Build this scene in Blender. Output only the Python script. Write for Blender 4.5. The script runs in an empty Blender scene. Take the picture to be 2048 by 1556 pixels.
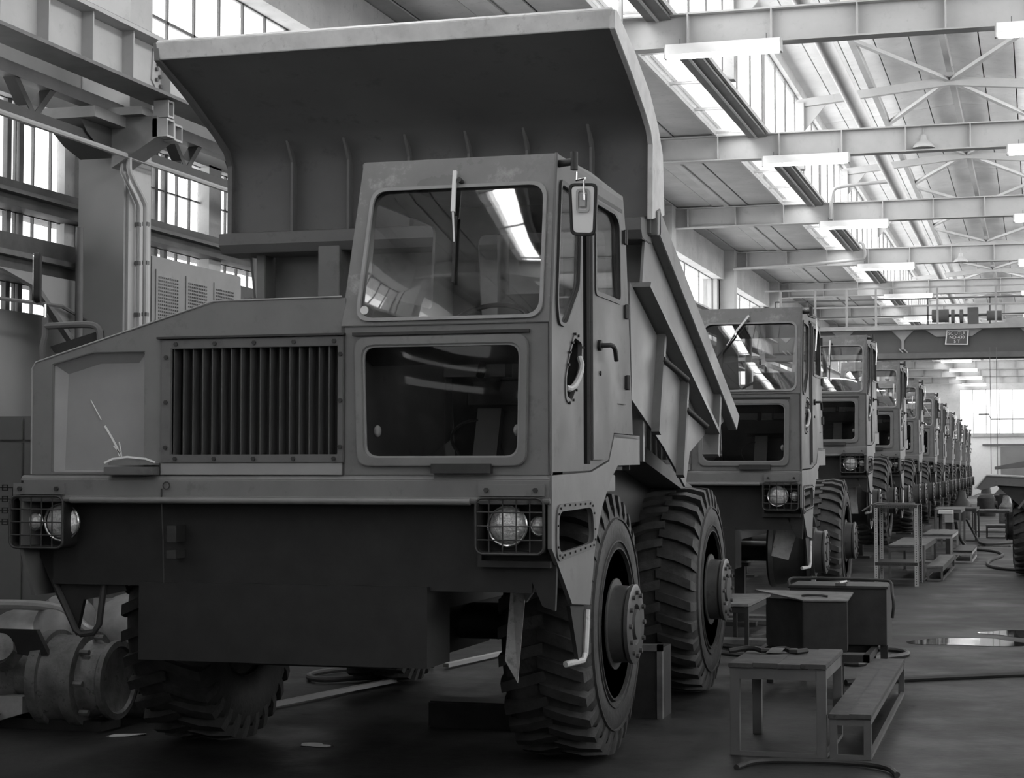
import bpy, bmesh, math, random
from mathutils import Vector, Matrix
PI = math.pi
C = bpy.context.scene.collection
sc = bpy.context.scene
random.seed(7)

# ---------------------------------------------------------------- camera, daylight, exposure
cam = bpy.data.cameras.new('camera'); co = bpy.data.objects.new('camera', cam); C.objects.link(co)
co.location = (0, 0, 1.55)
co.rotation_euler = (PI/2 + math.radians(2.58), 0, math.radians(16.28))
cam.sensor_width = 36.0; cam.lens = 36.0*3600/2048; cam.clip_end = 400
sc.camera = co
sc.view_settings.view_transform = 'Standard'; sc.view_settings.look = 'None'
sc.view_settings.gamma = 1; sc.view_settings.exposure = -0.2
sc.view_settings.use_curve_mapping = False
SKY = 3.2
w = bpy.data.worlds.new('overcast_sky'); sc.world = w; w.use_nodes = True
bg = w.node_tree.nodes['Background']; bg.inputs[0].default_value = (1, 1, 1, 1); bg.inputs[1].default_value = SKY
sc.cycles.max_bounces = 6; sc.cycles.diffuse_bounces = 3; sc.cycles.glossy_bounces = 3
sc.cycles.transparent_max_bounces = 12; sc.cycles.caustics_reflective = False; sc.cycles.caustics_refractive = False
sc.cycles.sample_clamp_indirect = 4; sc.cycles.use_denoising = True

def window_light(name, loc, rot, sx, sy, power):
    l = bpy.data.lights.new(name, 'AREA'); l.shape = 'RECTANGLE'; l.size = sx; l.size_y = sy; l.energy = power
    o = bpy.data.objects.new(name, l); C.objects.link(o); o.location = loc; o.rotation_euler = rot; return o
# daylight entering through the real window bands (each lamp stands just outside its glazing)
Lm = 118
window_light('daylight_clerestory', (-4.75, 53, 7.65), (0, -math.radians(94), 0), 1.3, Lm, 4200)
window_light('daylight_clerestory_far', (1.95, 53, 7.65), (0, math.radians(94), 0), 1.3, Lm, 4200)
window_light('daylight_skylight', (-4.6, 53, 7.15), (0, 0, 0), .5, Lm, 700)
window_light('daylight_wall_upper', (-7.95, 53, 5.6), (0, -PI/2, 0), 1.2, Lm, 2000)
window_light('daylight_wall_lower', (-7.95, 53, 3.7), (0, -PI/2, 0), 1.4, Lm, 1600)
window_light('daylight_right_wall', (9.6, 62, 4.4), (0, PI/2, 0), 3.0, 100, 1300)

# ---------------------------------------------------------------- materials
def mat(name, g, rough=.6, metal=0, var=.12, scale=6, bump=0, bscale=40, spots=0, g2=None, rvar=0, spec=.5):
    m = bpy.data.materials.new(name); m.use_nodes = True; n = m.node_tree.nodes; L = m.node_tree.links
    b = n['Principled BSDF']; b.inputs['Roughness'].default_value = rough; b.inputs['Metallic'].default_value = metal
    b.inputs['Specular IOR Level'].default_value = spec
    tc = n.new('ShaderNodeTexCoord'); no = n.new('ShaderNodeTexNoise'); no.inputs['Scale'].default_value = scale
    no.inputs['Detail'].default_value = 6; no.inputs['Roughness'].default_value = .6
    L.new(tc.outputs['Object'], no.inputs['Vector'])
    r = n.new('ShaderNodeValToRGB'); e = r.color_ramp.elements
    lo = g*(1-var); hi = g*(1+var)
    e[0].position = .3; e[1].position = .7
    e[0].color = (lo, lo, lo, 1); e[1].color = (hi, hi, hi, 1)
    L.new(no.outputs['Fac'], r.inputs['Fac']); out = r.outputs['Color']
    if spots:
        n2 = n.new('ShaderNodeTexNoise'); n2.inputs['Scale'].default_value = scale*spots; n2.inputs['Detail'].default_value = 8
        n2.inputs['Roughness'].default_value = .7
        L.new(tc.outputs['Object'], n2.inputs['Vector'])
        r2 = n.new('ShaderNodeValToRGB'); r2.color_ramp.elements[0].position = .56; r2.color_ramp.elements[1].position = .66
        L.new(n2.outputs['Fac'], r2.inputs['Fac'])
        mx = n.new('ShaderNodeMix'); mx.data_type = 'RGBA'
        L.new(r2.outputs['Color'], mx.inputs[0]); L.new(out, mx.inputs[6]); mx.inputs[7].default_value = (g2, g2, g2, 1)
        out = mx.outputs[2]
    L.new(out, b.inputs['Base Color'])
    if rvar:
        mr = n.new('ShaderNodeMapRange'); mr.inputs[1].default_value = .35; mr.inputs[2].default_value = .65
        mr.inputs[3].default_value = rough-rvar; mr.inputs[4].default_value = rough+rvar
        L.new(no.outputs['Fac'], mr.inputs[0]); L.new(mr.outputs[0], b.inputs['Roughness'])
    if bump:
        nb = n.new('ShaderNodeTexNoise'); nb.inputs['Scale'].default_value = bscale; nb.inputs['Detail'].default_value = 4
        L.new(tc.outputs['Object'], nb.inputs['Vector'])
        bm = n.new('ShaderNodeBump'); bm.inputs['Strength'].default_value = bump; bm.inputs['Distance'].default_value = .01
        L.new(nb.outputs['Fac'], bm.inputs['Height']); L.new(bm.outputs['Normal'], b.inputs['Normal'])
    return m
def emis(name, s, g=1):
    m = bpy.data.materials.new(name); m.use_nodes = True; n = m.node_tree.nodes
    b = n['Principled BSDF']; b.inputs['Base Color'].default_value = (g, g, g, 1)
    b.inputs['Emission Color'].default_value = (1, 1, 1, 1); b.inputs['Emission Strength'].default_value = s
    return m
def glassy(name, refl=.10, tint=.9, dirt=.06, rough=.02):
    m = bpy.data.materials.new(name); m.use_nodes = True; n = m.node_tree.nodes; L = m.node_tree.links
    n.remove(n['Principled BSDF']); o = n['Material Output']
    t = n.new('ShaderNodeBsdfTransparent'); t.inputs[0].default_value = (tint, tint, tint, 1)
    g = n.new('ShaderNodeBsdfGlossy'); g.inputs['Roughness'].default_value = rough; g.inputs[0].default_value = (1, 1, 1, 1)
    d = n.new('ShaderNodeBsdfDiffuse'); d.inputs[0].default_value = (.5, .5, .5, 1)
    fr = n.new('ShaderNodeLayerWeight'); fr.inputs[0].default_value = .5
    pw = n.new('ShaderNodeMath'); pw.operation = 'POWER'; pw.inputs[1].default_value = 5; L.new(fr.outputs['Facing'], pw.inputs[0])
    ma = n.new('ShaderNodeMath'); ma.operation = 'MULTIPLY_ADD'; ma.inputs[1].default_value = .8; ma.inputs[2].default_value = refl
    L.new(pw.outputs[0], ma.inputs[0]); ma.use_clamp = True
    m1 = n.new('ShaderNodeMixShader'); L.new(ma.outputs[0], m1.inputs[0]); L.new(t.outputs[0], m1.inputs[1]); L.new(g.outputs[0], m1.inputs[2])
    tc = n.new('ShaderNodeTexCoord'); no = n.new('ShaderNodeTexNoise'); no.inputs['Scale'].default_value = 3.5; no.inputs['Detail'].default_value = 10
    no.inputs['Roughness'].default_value = .75; L.new(tc.outputs['Object'], no.inputs['Vector'])
    mr = n.new('ShaderNodeMapRange'); mr.inputs[1].default_value = .45; mr.inputs[2].default_value = .75; mr.inputs[3].default_value = 0; mr.inputs[4].default_value = dirt*3
    L.new(no.outputs['Fac'], mr.inputs[0])
    m2 = n.new('ShaderNodeMixShader'); L.new(mr.outputs[0], m2.inputs[0]); L.new(m1.outputs[0], m2.inputs[1]); L.new(d.outputs[0], m2.inputs[2])
    L.new(m2.outputs[0], o.inputs[0]); return m

M = {}
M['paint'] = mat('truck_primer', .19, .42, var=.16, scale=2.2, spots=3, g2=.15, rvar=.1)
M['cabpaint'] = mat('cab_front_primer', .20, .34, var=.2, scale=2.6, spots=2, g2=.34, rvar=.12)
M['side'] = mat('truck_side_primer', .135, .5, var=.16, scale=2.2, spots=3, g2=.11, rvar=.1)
M['light'] = mat('pale_primer', .20, .5, var=.14, scale=3, spots=3, g2=.17)
M['worn'] = mat('pale_edge', .62, .45, var=.18, scale=5, spots=3, g2=.5)  # pale bed edges, the canopy lip's caught light put into the colour
M['bed'] = mat('bed_steel_primer', .15, .6, var=.15, scale=1.6, spots=4, g2=.12)
M['black'] = mat('chassis_black', .018, .55, var=.3, scale=8)
M['recess'] = mat('lit_recess_primer', .32, .5, var=.12, scale=2)  # paler primer, light caught by the hood recess put into it
M['slat'] = mat('slat_paint', .085, .5, var=.2, scale=4)
M['bracket'] = mat('bracket_paint', .22, .6, var=.12)
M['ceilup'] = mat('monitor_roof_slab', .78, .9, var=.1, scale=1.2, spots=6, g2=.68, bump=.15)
M['braceblack'] = mat('dark_brace_steel', .05, .6)  # dark grey steel of the lattice bracing and bracket gussets
M['dark'] = mat('dark_steel', .035, .55, var=.3, scale=8)
M['interior'] = mat('cab_interior', .05, .7, var=.3, scale=5)
M['rubber'] = mat('tyre_rubber', .048, .62, var=.35, scale=14, bump=.3)
M['rubberseal'] = mat('rubber_seal', .05, .45)
M['seal'] = mat('pale_seal', .30, .45, var=.12, scale=10)
M['hub'] = mat('hub_paint', .09, .4, var=.25, scale=10, spots=2, g2=.06)
M['rim'] = mat('rim_steel', .06, .4, var=.2, scale=10)
M['chrome'] = mat('bright_metal', .6, .2, 1, var=.08)
M['sheet'] = mat('bare_sheet_metal', .62, .35, .1, var=.3, scale=7, spots=2, g2=.35)
M['lamp'] = mat('headlamp_glass', .8, .12, .35, var=.4, scale=40, bump=.8, bscale=60)
M['chalk'] = mat('chalk', .9, .9, var=.05)
M['glass'] = glassy('windscreen_glass', .13, .86, .05)
M['glasslow'] = glassy('lower_glass', .015, .6, .015)
M['pane'] = glassy('window_pane_glass', .02, .97, .03)
M['steel'] = mat('structure_steel', .42, .6, var=.1, scale=1.5, spots=5, g2=.38)
M['steeldark'] = mat('weathered_steel', .13, .6, var=.2, scale=3)
M['wall'] = mat('grey_wall', .26, .85, var=.1, scale=1.2)
M['conc'] = mat('concrete', .42, .9, var=.14, scale=1.5, spots=6, g2=.34, bump=.15)
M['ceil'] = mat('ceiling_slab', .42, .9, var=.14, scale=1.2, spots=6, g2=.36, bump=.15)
M['frame'] = mat('window_frame_paint', .12, .6, var=.2)
M['band'] = mat('dark_window_band', .07, .7, var=.3, scale=4)
M['floor'] = mat('oily_concrete_floor', .032, .55, var=.5, scale=1.1, spots=7, g2=.016, rvar=.15, bump=.25, bscale=18, spec=.3)
M['wood'] = mat('dirty_plank', .07, .7, var=.4, scale=9, spots=2, g2=.04)
M['palewood'] = mat('pale_plank', .15, .7, var=.3, scale=9)
M['white'] = mat('white_enamel', .8, .4, var=.04)
M['crane'] = mat('crane_paint', .095, .6, var=.15, scale=1)
M['cranelight'] = mat('crane_pale_paint', .34, .6, var=.1)
M['cabinet'] = mat('cabinet_paint', .20, .5, var=.1, scale=3)
M['cast'] = mat('cast_housing', .20, .35, .1, var=.45, scale=9, spots=2, g2=.09, bump=.3)
M['castlight'] = mat('cast_aluminium', .48, .35, .2, var=.25, scale=7)
M['hose'] = mat('rubber_hose', .03, .5)
M['water'] = mat('standing_water', .02, .04, 0, var=.1, spec=1.0)
M['tube'] = emis('fluorescent_tube', 14)
M['panelbright'] = mat('far_white_wall', .85, .8, var=.04)

# ---------------------------------------------------------------- mesh helpers
class MB:
    def __init__(s): s.v = []; s.f = []
    def add(s, vs, fs):
        k = len(s.v); s.v += [tuple(p) for p in vs]; s.f += [tuple(i+k for i in f) for f in fs]; return s
    def box(s, x0, x1, y0, y1, z0, z1):
        return s.add([(x0,y0,z0),(x1,y0,z0),(x1,y1,z0),(x0,y1,z0),(x0,y0,z1),(x1,y0,z1),(x1,y1,z1),(x0,y1,z1)],
                     [(0,3,2,1),(4,5,6,7),(0,1,5,4),(1,2,6,5),(2,3,7,6),(3,0,4,7)])
    def bar(s, p, q, w, h):                       # rectangular bar between two points, w across, h along the up-ish axis
        p, q = Vector(p), Vector(q); d = (q-p).normalized()
        up = Vector((0,0,1)) if abs(d.z) < .95 else Vector((0,1,0))
        a = d.cross(up).normalized(); b = a.cross(d).normalized(); a *= w/2; b *= h/2
        vs = [p-a-b, p+a-b, p+a+b, p-a+b, q-a-b, q+a-b, q+a+b, q-a+b]
        return s.add(vs, [(0,1,2,3),(7,6,5,4),(0,4,5,1),(1,5,6,2),(2,6,7,3),(3,7,4,0)])
    def poly(s, pts, ax, a, b):                   # prism of a 2D outline along axis ax from a to b
        n = len(pts)
        f = {'x': lambda p, t: (t, p[0], p[1]), 'y': lambda p, t: (p[0], t, p[1]), 'z': lambda p, t: (p[0], p[1], t)}[ax]
        vs = [f(p, a) for p in pts] + [f(p, b) for p in pts]
        fs = [tuple(range(n)), tuple(range(2*n-1, n-1, -1))] + [(i, i+n, (i+1) % n + n, (i+1) % n) for i in range(n)]
        return s.add(vs, fs)
    def plate(s, outer, holes, ax, a, b):         # prism with holes
        bm = bmesh.new(); loops = [outer] + holes; es = []
        for lp in loops:
            vs = [bm.verts.new((p[0], p[1], 0)) for p in lp]
            es += [bm.edges.new((vs[i], vs[(i+1) % len(vs)])) for i in range(len(vs))]
        bmesh.ops.triangle_fill(bm, use_beauty=True, edges=es, normal=(0,0,1))
        bm.verts.index_update()
        P = [(v.co.x, v.co.y) for v in bm.verts]; F = [tuple(v.index for v in f.verts) for f in bm.faces]; bm.free()
        f = {'x': lambda p, t: (t, p[0], p[1]), 'y': lambda p, t: (p[0], t, p[1]), 'z': lambda p, t: (p[0], p[1], t)}[ax]
        n = len(P); fs = list(F) + [tuple(i+n for i in reversed(q)) for q in F]; k = 0
        for lp in loops:
            m = len(lp)
            for i in range(m): fs.append((k+i, k+i+n, k+(i+1) % m+n, k+(i+1) % m))
            k += m
        return s.add([f(p, a) for p in P] + [f(p, b) for p in P], fs)
    def cyl(s, p, q, r0, r1=None, n=12, caps=True):
        r1 = r0 if r1 is None else r1; p, q = Vector(p), Vector(q); d = (q-p).normalized()
        up = Vector((0,0,1)) if abs(d.z) < .9 else Vector((1,0,0)); a = d.cross(up).normalized(); b = a.cross(d)
        vs = []
        for c, r in ((p, r0), (q, r1)):
            for i in range(n): t = 2*PI*i/n; vs.append(c + a*math.cos(t)*r + b*math.sin(t)*r)
        fs = [(i, (i+1) % n, (i+1) % n+n, i+n) for i in range(n)]
        if caps: fs += [tuple(range(n-1, -1, -1)), tuple(range(n, 2*n))]
        return s.add(vs, fs)
    def lathe(s, prof, o, d, n=24):               # prof: (along, radius) about axis d through o
        o, d = Vector(o), Vector(d).normalized(); up = Vector((0,0,1)) if abs(d.z) < .9 else Vector((1,0,0))
        a = d.cross(up).normalized(); b = a.cross(d); vs = []; m = len(prof)
        for h, r in prof:
            for i in range(n): t = 2*PI*i/n; vs.append(o + d*h + a*math.cos(t)*r + b*math.sin(t)*r)
        fs = [(j*n+i, j*n+(i+1) % n, (j+1)*n+(i+1) % n, (j+1)*n+i) for j in range(m-1) for i in range(n)]
        if prof[0][1] > 1e-4: fs.append(tuple(range(n-1, -1, -1)))
        if prof[-1][1] > 1e-4: fs.append(tuple(range((m-1)*n, m*n)))
        return s.add(vs, fs)
    def tube(s, pts, r, n=8, sm=0, closed=False):
        P = [Vector(p) for p in pts]
        for _ in range(sm):
            Q = []; m = len(P)
            if not closed: Q.append(P[0])
            for i in range(m if closed else m-1):
                a, b = P[i], P[(i+1) % m]; Q += [a*.75+b*.25, a*.25+b*.75]
            if not closed: Q.append(P[-1])
            P = Q
        m = len(P); vs = []; prev = None
        for i in range(m):
            if closed: d = P[(i+1) % m]-P[i-1]
            else: d = P[min(i+1, m-1)]-P[max(i-1, 0)]
            d.normalize()
            if prev is None:
                up = Vector((0,0,1)) if abs(d.z) < .9 else Vector((1,0,0)); a = d.cross(up).normalized()
            else: a = (prev - d*prev.dot(d)).normalized()
            prev = a; b = a.cross(d)
            for k in range(n): t = 2*PI*k/n; vs.append(P[i]+a*math.cos(t)*r+b*math.sin(t)*r)
        fs = [(j*n+k, j*n+(k+1) % n, ((j+1) % m)*n+(k+1) % n, ((j+1) % m)*n+k) for j in range(m if closed else m-1) for k in range(n)]
        if not closed: fs += [tuple(range(n-1, -1, -1)), tuple(range((m-1)*n, m*n))]
        return s.add(vs, fs)
    def ball(s, c, r, sz=(1,1,1), nu=12, nv=8):
        prof = [(-math.cos(PI*j/nv)*r, max(math.sin(PI*j/nv)*r, 1e-5)) for j in range(nv+1)]
        t = MB().lathe(prof, (0,0,0), (0,0,1), nu)
        return s.add([(c[0]+v[0]*sz[0], c[1]+v[1]*sz[1], c[2]+v[2]*sz[2]) for v in t.v], t.f)
    def map(s, fn): s.v = [fn(*p) for p in s.v]; return s
    def rot(s, c, ax, deg):
        m = Matrix.Rotation(math.radians(deg), 3, ax); c = Vector(c)
        s.v = [tuple(m @ (Vector(p)-c) + c) for p in s.v]; return s
    def build(s, name, m, parent=None, bev=0, smooth=35):
        me = bpy.data.meshes.new(name); me.from_pydata(s.v, [], s.f)
        bm = bmesh.new(); bm.from_mesh(me)
        bmesh.ops.recalc_face_normals(bm, faces=bm.faces)
        if bev:
            es = [e for e in bm.edges if len(e.link_faces) == 2 and e.calc_face_angle(0) > math.radians(40)]
            bmesh.ops.bevel(bm, geom=es, offset=bev, segments=2, affect='EDGES', clamp_overlap=True)
        bm.to_mesh(me); bm.free(); me.validate()
        me.materials.append(M[m] if isinstance(m, str) else m)
        if smooth:
            me.shade_smooth(); me.set_sharp_from_angle(angle=math.radians(smooth))
        o = bpy.data.objects.new(name, me); C.objects.link(o)
        if parent: o.parent = parent
        return o

def rr(x0, x1, y0, y1, r, n=5):
    out = []
    for cx, cy, a in ((x1-r, y0+r, -90), (x1-r, y1-r, 0), (x0+r, y1-r, 90), (x0+r, y0+r, 180)):
        for i in range(n+1): t = math.radians(a+90*i/n); out.append((cx+r*math.cos(t), cy+r*math.sin(t)))
    return out
def rpoly(pts, r, n=5):                            # any convex-ish outline with rounded corners
    out = []; m = len(pts)
    for i in range(m):
        p = Vector(pts[i]); a = (Vector(pts[i-1])-p); b = (Vector(pts[(i+1) % m])-p)
        k = min(r, a.length*.45, b.length*.45); a = p+a.normalized()*k; b = p+b.normalized()*k
        for j in range(n+1):
            t = j/n; q = a*(1-t)**2 + p*2*t*(1-t) + b*t*t; out.append((q.x, q.y))
    return out
def inset(pts, d):                                 # grow (+) / shrink (-) about the centroid
    cx = sum(p[0] for p in pts)/len(pts); cy = sum(p[1] for p in pts)/len(pts)
    hx = max(abs(p[0]-cx) for p in pts); hy = max(abs(p[1]-cy) for p in pts)
    return [(cx+(p[0]-cx)*(1+d/hx), cy+(p[1]-cy)*(1+d/hy)) for p in pts]
def tag(o, label, cat, group=None, kind=None):
    o['label'] = label; o['category'] = cat
    if group: o['group'] = group
    if kind: o['kind'] = kind
    return o
def thing(name, label, cat, loc=(0,0,0), group=None, kind=None):
    o = bpy.data.objects.new(name, None); C.objects.link(o); o.location = loc; o.empty_display_size = .1
    return tag(o, label, cat, group, kind)
def copy_obj(o, parent, loc=None):
    c = o.copy(); C.objects.link(c); c.parent = parent
    if loc is not None: c.location = loc
    return c
def kids(o): return [x for x in ALLKIDS.get(o.name, [])]
def copy_tree(o, parent=None, skip=()):
    c = o.copy(); C.objects.link(c); c.parent = parent
    for ch in list(o.children):
        if ch.name.split('.')[0] not in skip and not ch.get('only_first'): copy_tree(ch, c, skip)
    return c
# ================================================================ THE HALL
Y0, Y1 = -26, 112
BAY = 7.7
BEAMS = [20.5+BAY*k for k in range(-5, 12)]          # roof beams across the hall
def struct(name, mb, m, label=None, cat=None, parent=None, **k):
    o = mb.build(name, m, parent, **k)
    if parent is None: o['kind'] = 'structure'
    if label: o['label'] = label; o['category'] = cat or name.split('_')[0]
    return o
def sempty(name, label, cat):
    return thing(name, label, cat, kind='structure')

struct('floor', MB().box(-8, 9.6, Y0, Y1, -.2, 0), 'floor', 'dark oily concrete floor of the workshop', 'floor')

# --- left wall: solid base, glazed bands, upper band, lintel
wl = sempty('wall_left', 'grey left wall with bands of factory glazing', 'wall')
def wallbox(nm, z0, z1, m, x0=-7.75, x1=-7.4): MB().box(x0, x1, Y0, Y1, z0, z1).build(nm, m, wl)
wallbox('wall_base', 0, 2.75, 'wall'); wallbox('sill_beam', 2.98, 3.30, 'band', -7.7, -7.25)
wallbox('window_band', 3.52, 3.71, 'band', -7.7, -7.3); wallbox('band_ledge', 3.60, 3.63, 'frame', -7.5, -7.22)
wallbox('sill_ledge', 3.12, 3.16, 'frame', -7.5, -7.18)
MB().box(-7.75, -7.4, Y0, 34, 4.38, 5.0).build('spandrel_panel', 'wall', wl); MB().box(-7.75, -7.4, 34, Y1, 4.38, 4.5).build('spandrel_panel', 'wall', wl); wallbox('lintel', 6.16, 6.86, 'conc', -7.75, -7.25)
for k, y in enumerate([b-.25 for b in BEAMS]):
    if k == 4: MB().box(-7.52, -7.38, 12.9, 13.45, 0, 6.9).build('wall_pier', 'conc', wl)
    elif k == 3: MB().box(-7.72, -7.38, y-.2, y+.2, 0, 6.9).build('wall_pier', 'conc', wl)
    else: MB().box(-7.72, -7.38, y-.45, y+.2, 0, 6.9).build('wall_pier', 'conc', wl)
for y in (15.38, 17.9): MB().box(-7.52, -7.40, y-.13, y+.13, 2.75, 4.4).build('wall_pier', 'conc', wl)
MB().box(-7.52, -7.45, 12.74, 12.9, 2.75, 6.2).build('wall_pier', 'conc', wl)
WN = [0]
def window(label, x, ya, yb, z0, z1, ny, nz, ax='x', m='frame', t=.018, dep=.012):
    WN[0] += 1
    r = sempty('window_%d' % WN[0], label, 'window'); mb = MB(); dy = (yb-ya)/ny; dz = (z1-z0)/nz
    B = (lambda a, b, c, d: mb.box(x-dep, x+dep, a, b, c, d)) if ax == 'x' else (lambda a, b, c, d: mb.box(a, b, x-dep, x+dep, c, d))
    for i in range(ny+1): tt = t; B(ya+i*dy-tt, ya+i*dy+tt, z0, z1)
    for j in range(nz+1): B(ya, yb, z0+j*dz-t, z0+j*dz+t)
    mb.build('mullion_frame', m, r, smooth=0)
    g = MB().box(-.004, .004, .004, dy-.004, .004, dz-.004) if ax == 'x' else MB().box(.004, dy-.004, -.004, .004, .004, dz-.004)
    first = None
    for i in range(ny):
        for j in range(nz):
            loc = (x, ya+i*dy, z0+j*dz) if ax == 'x' else (ya+i*dy, x, z0+j*dz)
            if first is None: first = g.build('pane', 'pane', r, smooth=0); first.location = loc
            else: copy_obj(first, r, loc)
    return r
bays = [(BEAMS[i]-.05, BEAMS[i+1]-.7) for i in range(len(BEAMS)-1)]
bays[3] = (5.1, 12.86); bays[4] = (13.5, 19.9)
names = {3: 'left of the near column', 4: 'right of the near column', 5: 'hidden behind the dumper bed', 6: 'second bay behind the dumper bed', 7: 'above the second truck cab', 8: 'beyond the far pale column'}
def thickbars(r, ys, z0, z1):
    for y in ys: MB().box(-7.52, -7.48, y-.03, y+.03, z0, z1).build('post', 'frame', r, smooth=0)
for i, (a, b) in enumerate(bays):
    if b < 4: continue
    near = a < 20
    nm = names.get(i, 'in bay %d along the left wall' % (i+1))
    ys = {3: (10.6, 11.98, 12.15), 4: (14.36, 14.54, 15.58, 16.9, 17.1)}.get(i, ())
    window('tall upper window of clear panes %s' % nm, -7.5, a, b, 5.0 if near else 4.5, 6.16, 12 if near else 4, 2, t=.014)
    for (lab, z0, z1, nz) in (('middle window band with thin mullions', 3.71, 4.38, 2 if i == 4 else 1), ('narrow window strip between dark ledges', 3.30, 3.52, 1), ('low window strip under the dark ledge', 2.75, 2.98, 1)):
        r_ = window('%s %s' % (lab, nm), -7.5, a, b, z0, z1, round((b-a)/.26) if near else 4, nz, t=.007 if near else .012)
        thickbars(r_, ys, z0, z1)

# --- other walls
wr = sempty('wall_right', 'right wall of the workshop outside the frame', 'wall')
for z0, z1 in ((0, 2.6), (6.1, 6.9)): MB().box(9, 9.3, Y0, Y1, z0, z1).build('wall_panel', 'wall', wr)
for b in BEAMS: MB().box(8.9, 9.35, b-.3, b+.3, 0, 6.9).build('wall_pier', 'conc', wr)
wb = sempty('wall_back', 'rear wall behind the photographer', 'wall')
MB().box(-8, 9.6, Y0-.3, Y0, 0, 9).build('wall_panel', 'wall', wb)
we = sempty('wall_end', 'pale far end wall with bright band of glazing', 'wall')
MB().box(-8, 9.6, Y1, Y1+.3, 6.4, 9).build('wall_panel', 'conc', we)
MB().box(-8, 9.6, Y1, Y1+.3, 0, 3.75).build('wall_panel', 'panelbright', we)
MB().box(-8, 9.6, Y1-.15, Y1+.05, 3.55, 3.75).build('ledge', 'conc', we)
MB().box(-8, -4.5, Y1, Y1+.3, 3.75, 6.4).build('wall_panel', 'conc', we)
window('bright wide window high in the far end wall', Y1+.1, -4.5, 9.3, 3.75, 6.4, 18, 1, ax='y', m='conc', t=.02)
d = sempty('door_1', 'grey sliding door in the far end wall', 'door')
MB().box(-2.15, 2.4, Y1-.12, Y1-.02, .02, 2.95).build('door_panel', 'wall', d)
MB().box(-3.2, 2.6, Y1-.2, Y1-.1, 3.0, 3.12).build('door_rail', 'steeldark', d)
p = tag(MB().tube([(-3.4, Y1-.3, 4.9), (-2.8, Y1-.3, 4.9), (-2.7, Y1-.3, 4.6), (2, Y1-.3, 4.6)], .05, 6).build('wall_pipe', 'steeldark'), 'thin pipe running along the far end window', 'pipe')

# --- roof: low ceiling slabs, skylight strip, clerestory, gabled monitor roof
ce = sempty('ceiling', 'pale slab ceiling with raised glazed monitor', 'ceiling')
slab = None
for i in range(len(BEAMS)-1):
    for j in range(4):
        x = -7.7+j*.72
        if slab is None:
            slab = MB().box(.012, .708, .0, BAY-.02, 0, .1).build('ceiling_slab', 'ceil', ce); slab.location = (x, BEAMS[i], 6.87)
        else: copy_obj(slab, ce, (x, BEAMS[i], 6.87+(.015 if j % 2 else 0)))
MB().box(-8, 9.6, Y0, BEAMS[0], 6.87, 7).build('ceiling_panel', 'ceil', ce)
MB().box(-7.9, -4.83, Y0, Y1, 6.99, 7.05).build('roof_deck', 'conc', ce)
for x in (-5.95,): MB().box(x-.05, x+.05, Y0, Y1, 6.845, 6.87).build('ceiling_joist', 'steel', ce)
MB().box(1.7, 9.6, Y0, Y1, 6.87, 7.0).build('ceiling_panel', 'ceil', ce)
MB().box(1.15, 1.3, Y0, Y1, 6.6, 6.95).build('ceiling_panel', 'conc', ce)
MB().box(-4.34, -4.05, Y0, Y1, 6.80, 6.95).build('curb_beam', 'steeldark', ce)
MB().box(-4.22, -4.19, Y0, Y1, 6.78, 6.80).build('curb_rib', 'steel', ce)
MB().box(-4.04, -4.0, Y0, Y1, 6.84, 6.90).build('curb_rib', 'steel', ce)
MB().box(-4.87, -4.83, Y0, Y1, 6.84, 6.95).build('curb_rib', 'steel', ce)
# monitor
up = None
pur = (-2.75, -1.4, -.05)
for i in range(len(BEAMS)-1):
    for j in range(5):
        for sgn in (0, 1):
            x0 = -4.15+j*.55 if sgn == 0 else -1.4+j*.55
            z0 = 8.42+(j*.055 if sgn == 0 else .275-j*.055); z1 = z0+(.055 if sgn == 0 else -.055)
            if sgn == 0 and i == 0:
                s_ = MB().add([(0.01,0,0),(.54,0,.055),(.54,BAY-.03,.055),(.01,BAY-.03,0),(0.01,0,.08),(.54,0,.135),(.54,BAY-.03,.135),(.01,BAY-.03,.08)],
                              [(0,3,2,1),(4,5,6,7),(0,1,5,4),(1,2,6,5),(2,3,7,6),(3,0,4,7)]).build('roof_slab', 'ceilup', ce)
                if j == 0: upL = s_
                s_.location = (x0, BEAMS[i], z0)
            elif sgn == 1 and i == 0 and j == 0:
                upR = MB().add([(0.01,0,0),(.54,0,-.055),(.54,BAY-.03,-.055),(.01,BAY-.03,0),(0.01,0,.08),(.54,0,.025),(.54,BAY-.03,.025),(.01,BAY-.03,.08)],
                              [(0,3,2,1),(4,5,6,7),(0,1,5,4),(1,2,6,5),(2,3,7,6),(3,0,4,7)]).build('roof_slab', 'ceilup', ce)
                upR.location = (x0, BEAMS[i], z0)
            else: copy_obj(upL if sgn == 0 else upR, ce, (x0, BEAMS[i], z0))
MB().poly([(-4.3, 8.52), (-1.4, 8.83), (1.5, 8.52), (1.5, 8.6), (-1.4, 8.92), (-4.3, 8.6)], 'y', Y0, Y1).build('roof_deck', 'conc', ce)
for x in pur: MB().box(x-.05, x+.05, Y0, Y1, 8.30 if x != -1.4 else 8.50, 8.42 if x != -1.4 else 8.66).build('purlin', 'steel', ce)
MB().box(-4.16, -4.0, Y0, Y1, 8.25, 8.45).build('eaves_beam', 'conc', ce)
MB().box(1.2, 1.36, Y0, Y1, 8.25, 8.45).build('eaves_beam', 'conc', ce)
RAF = [b+3.9 for b in BEAMS[:-1]]
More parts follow.
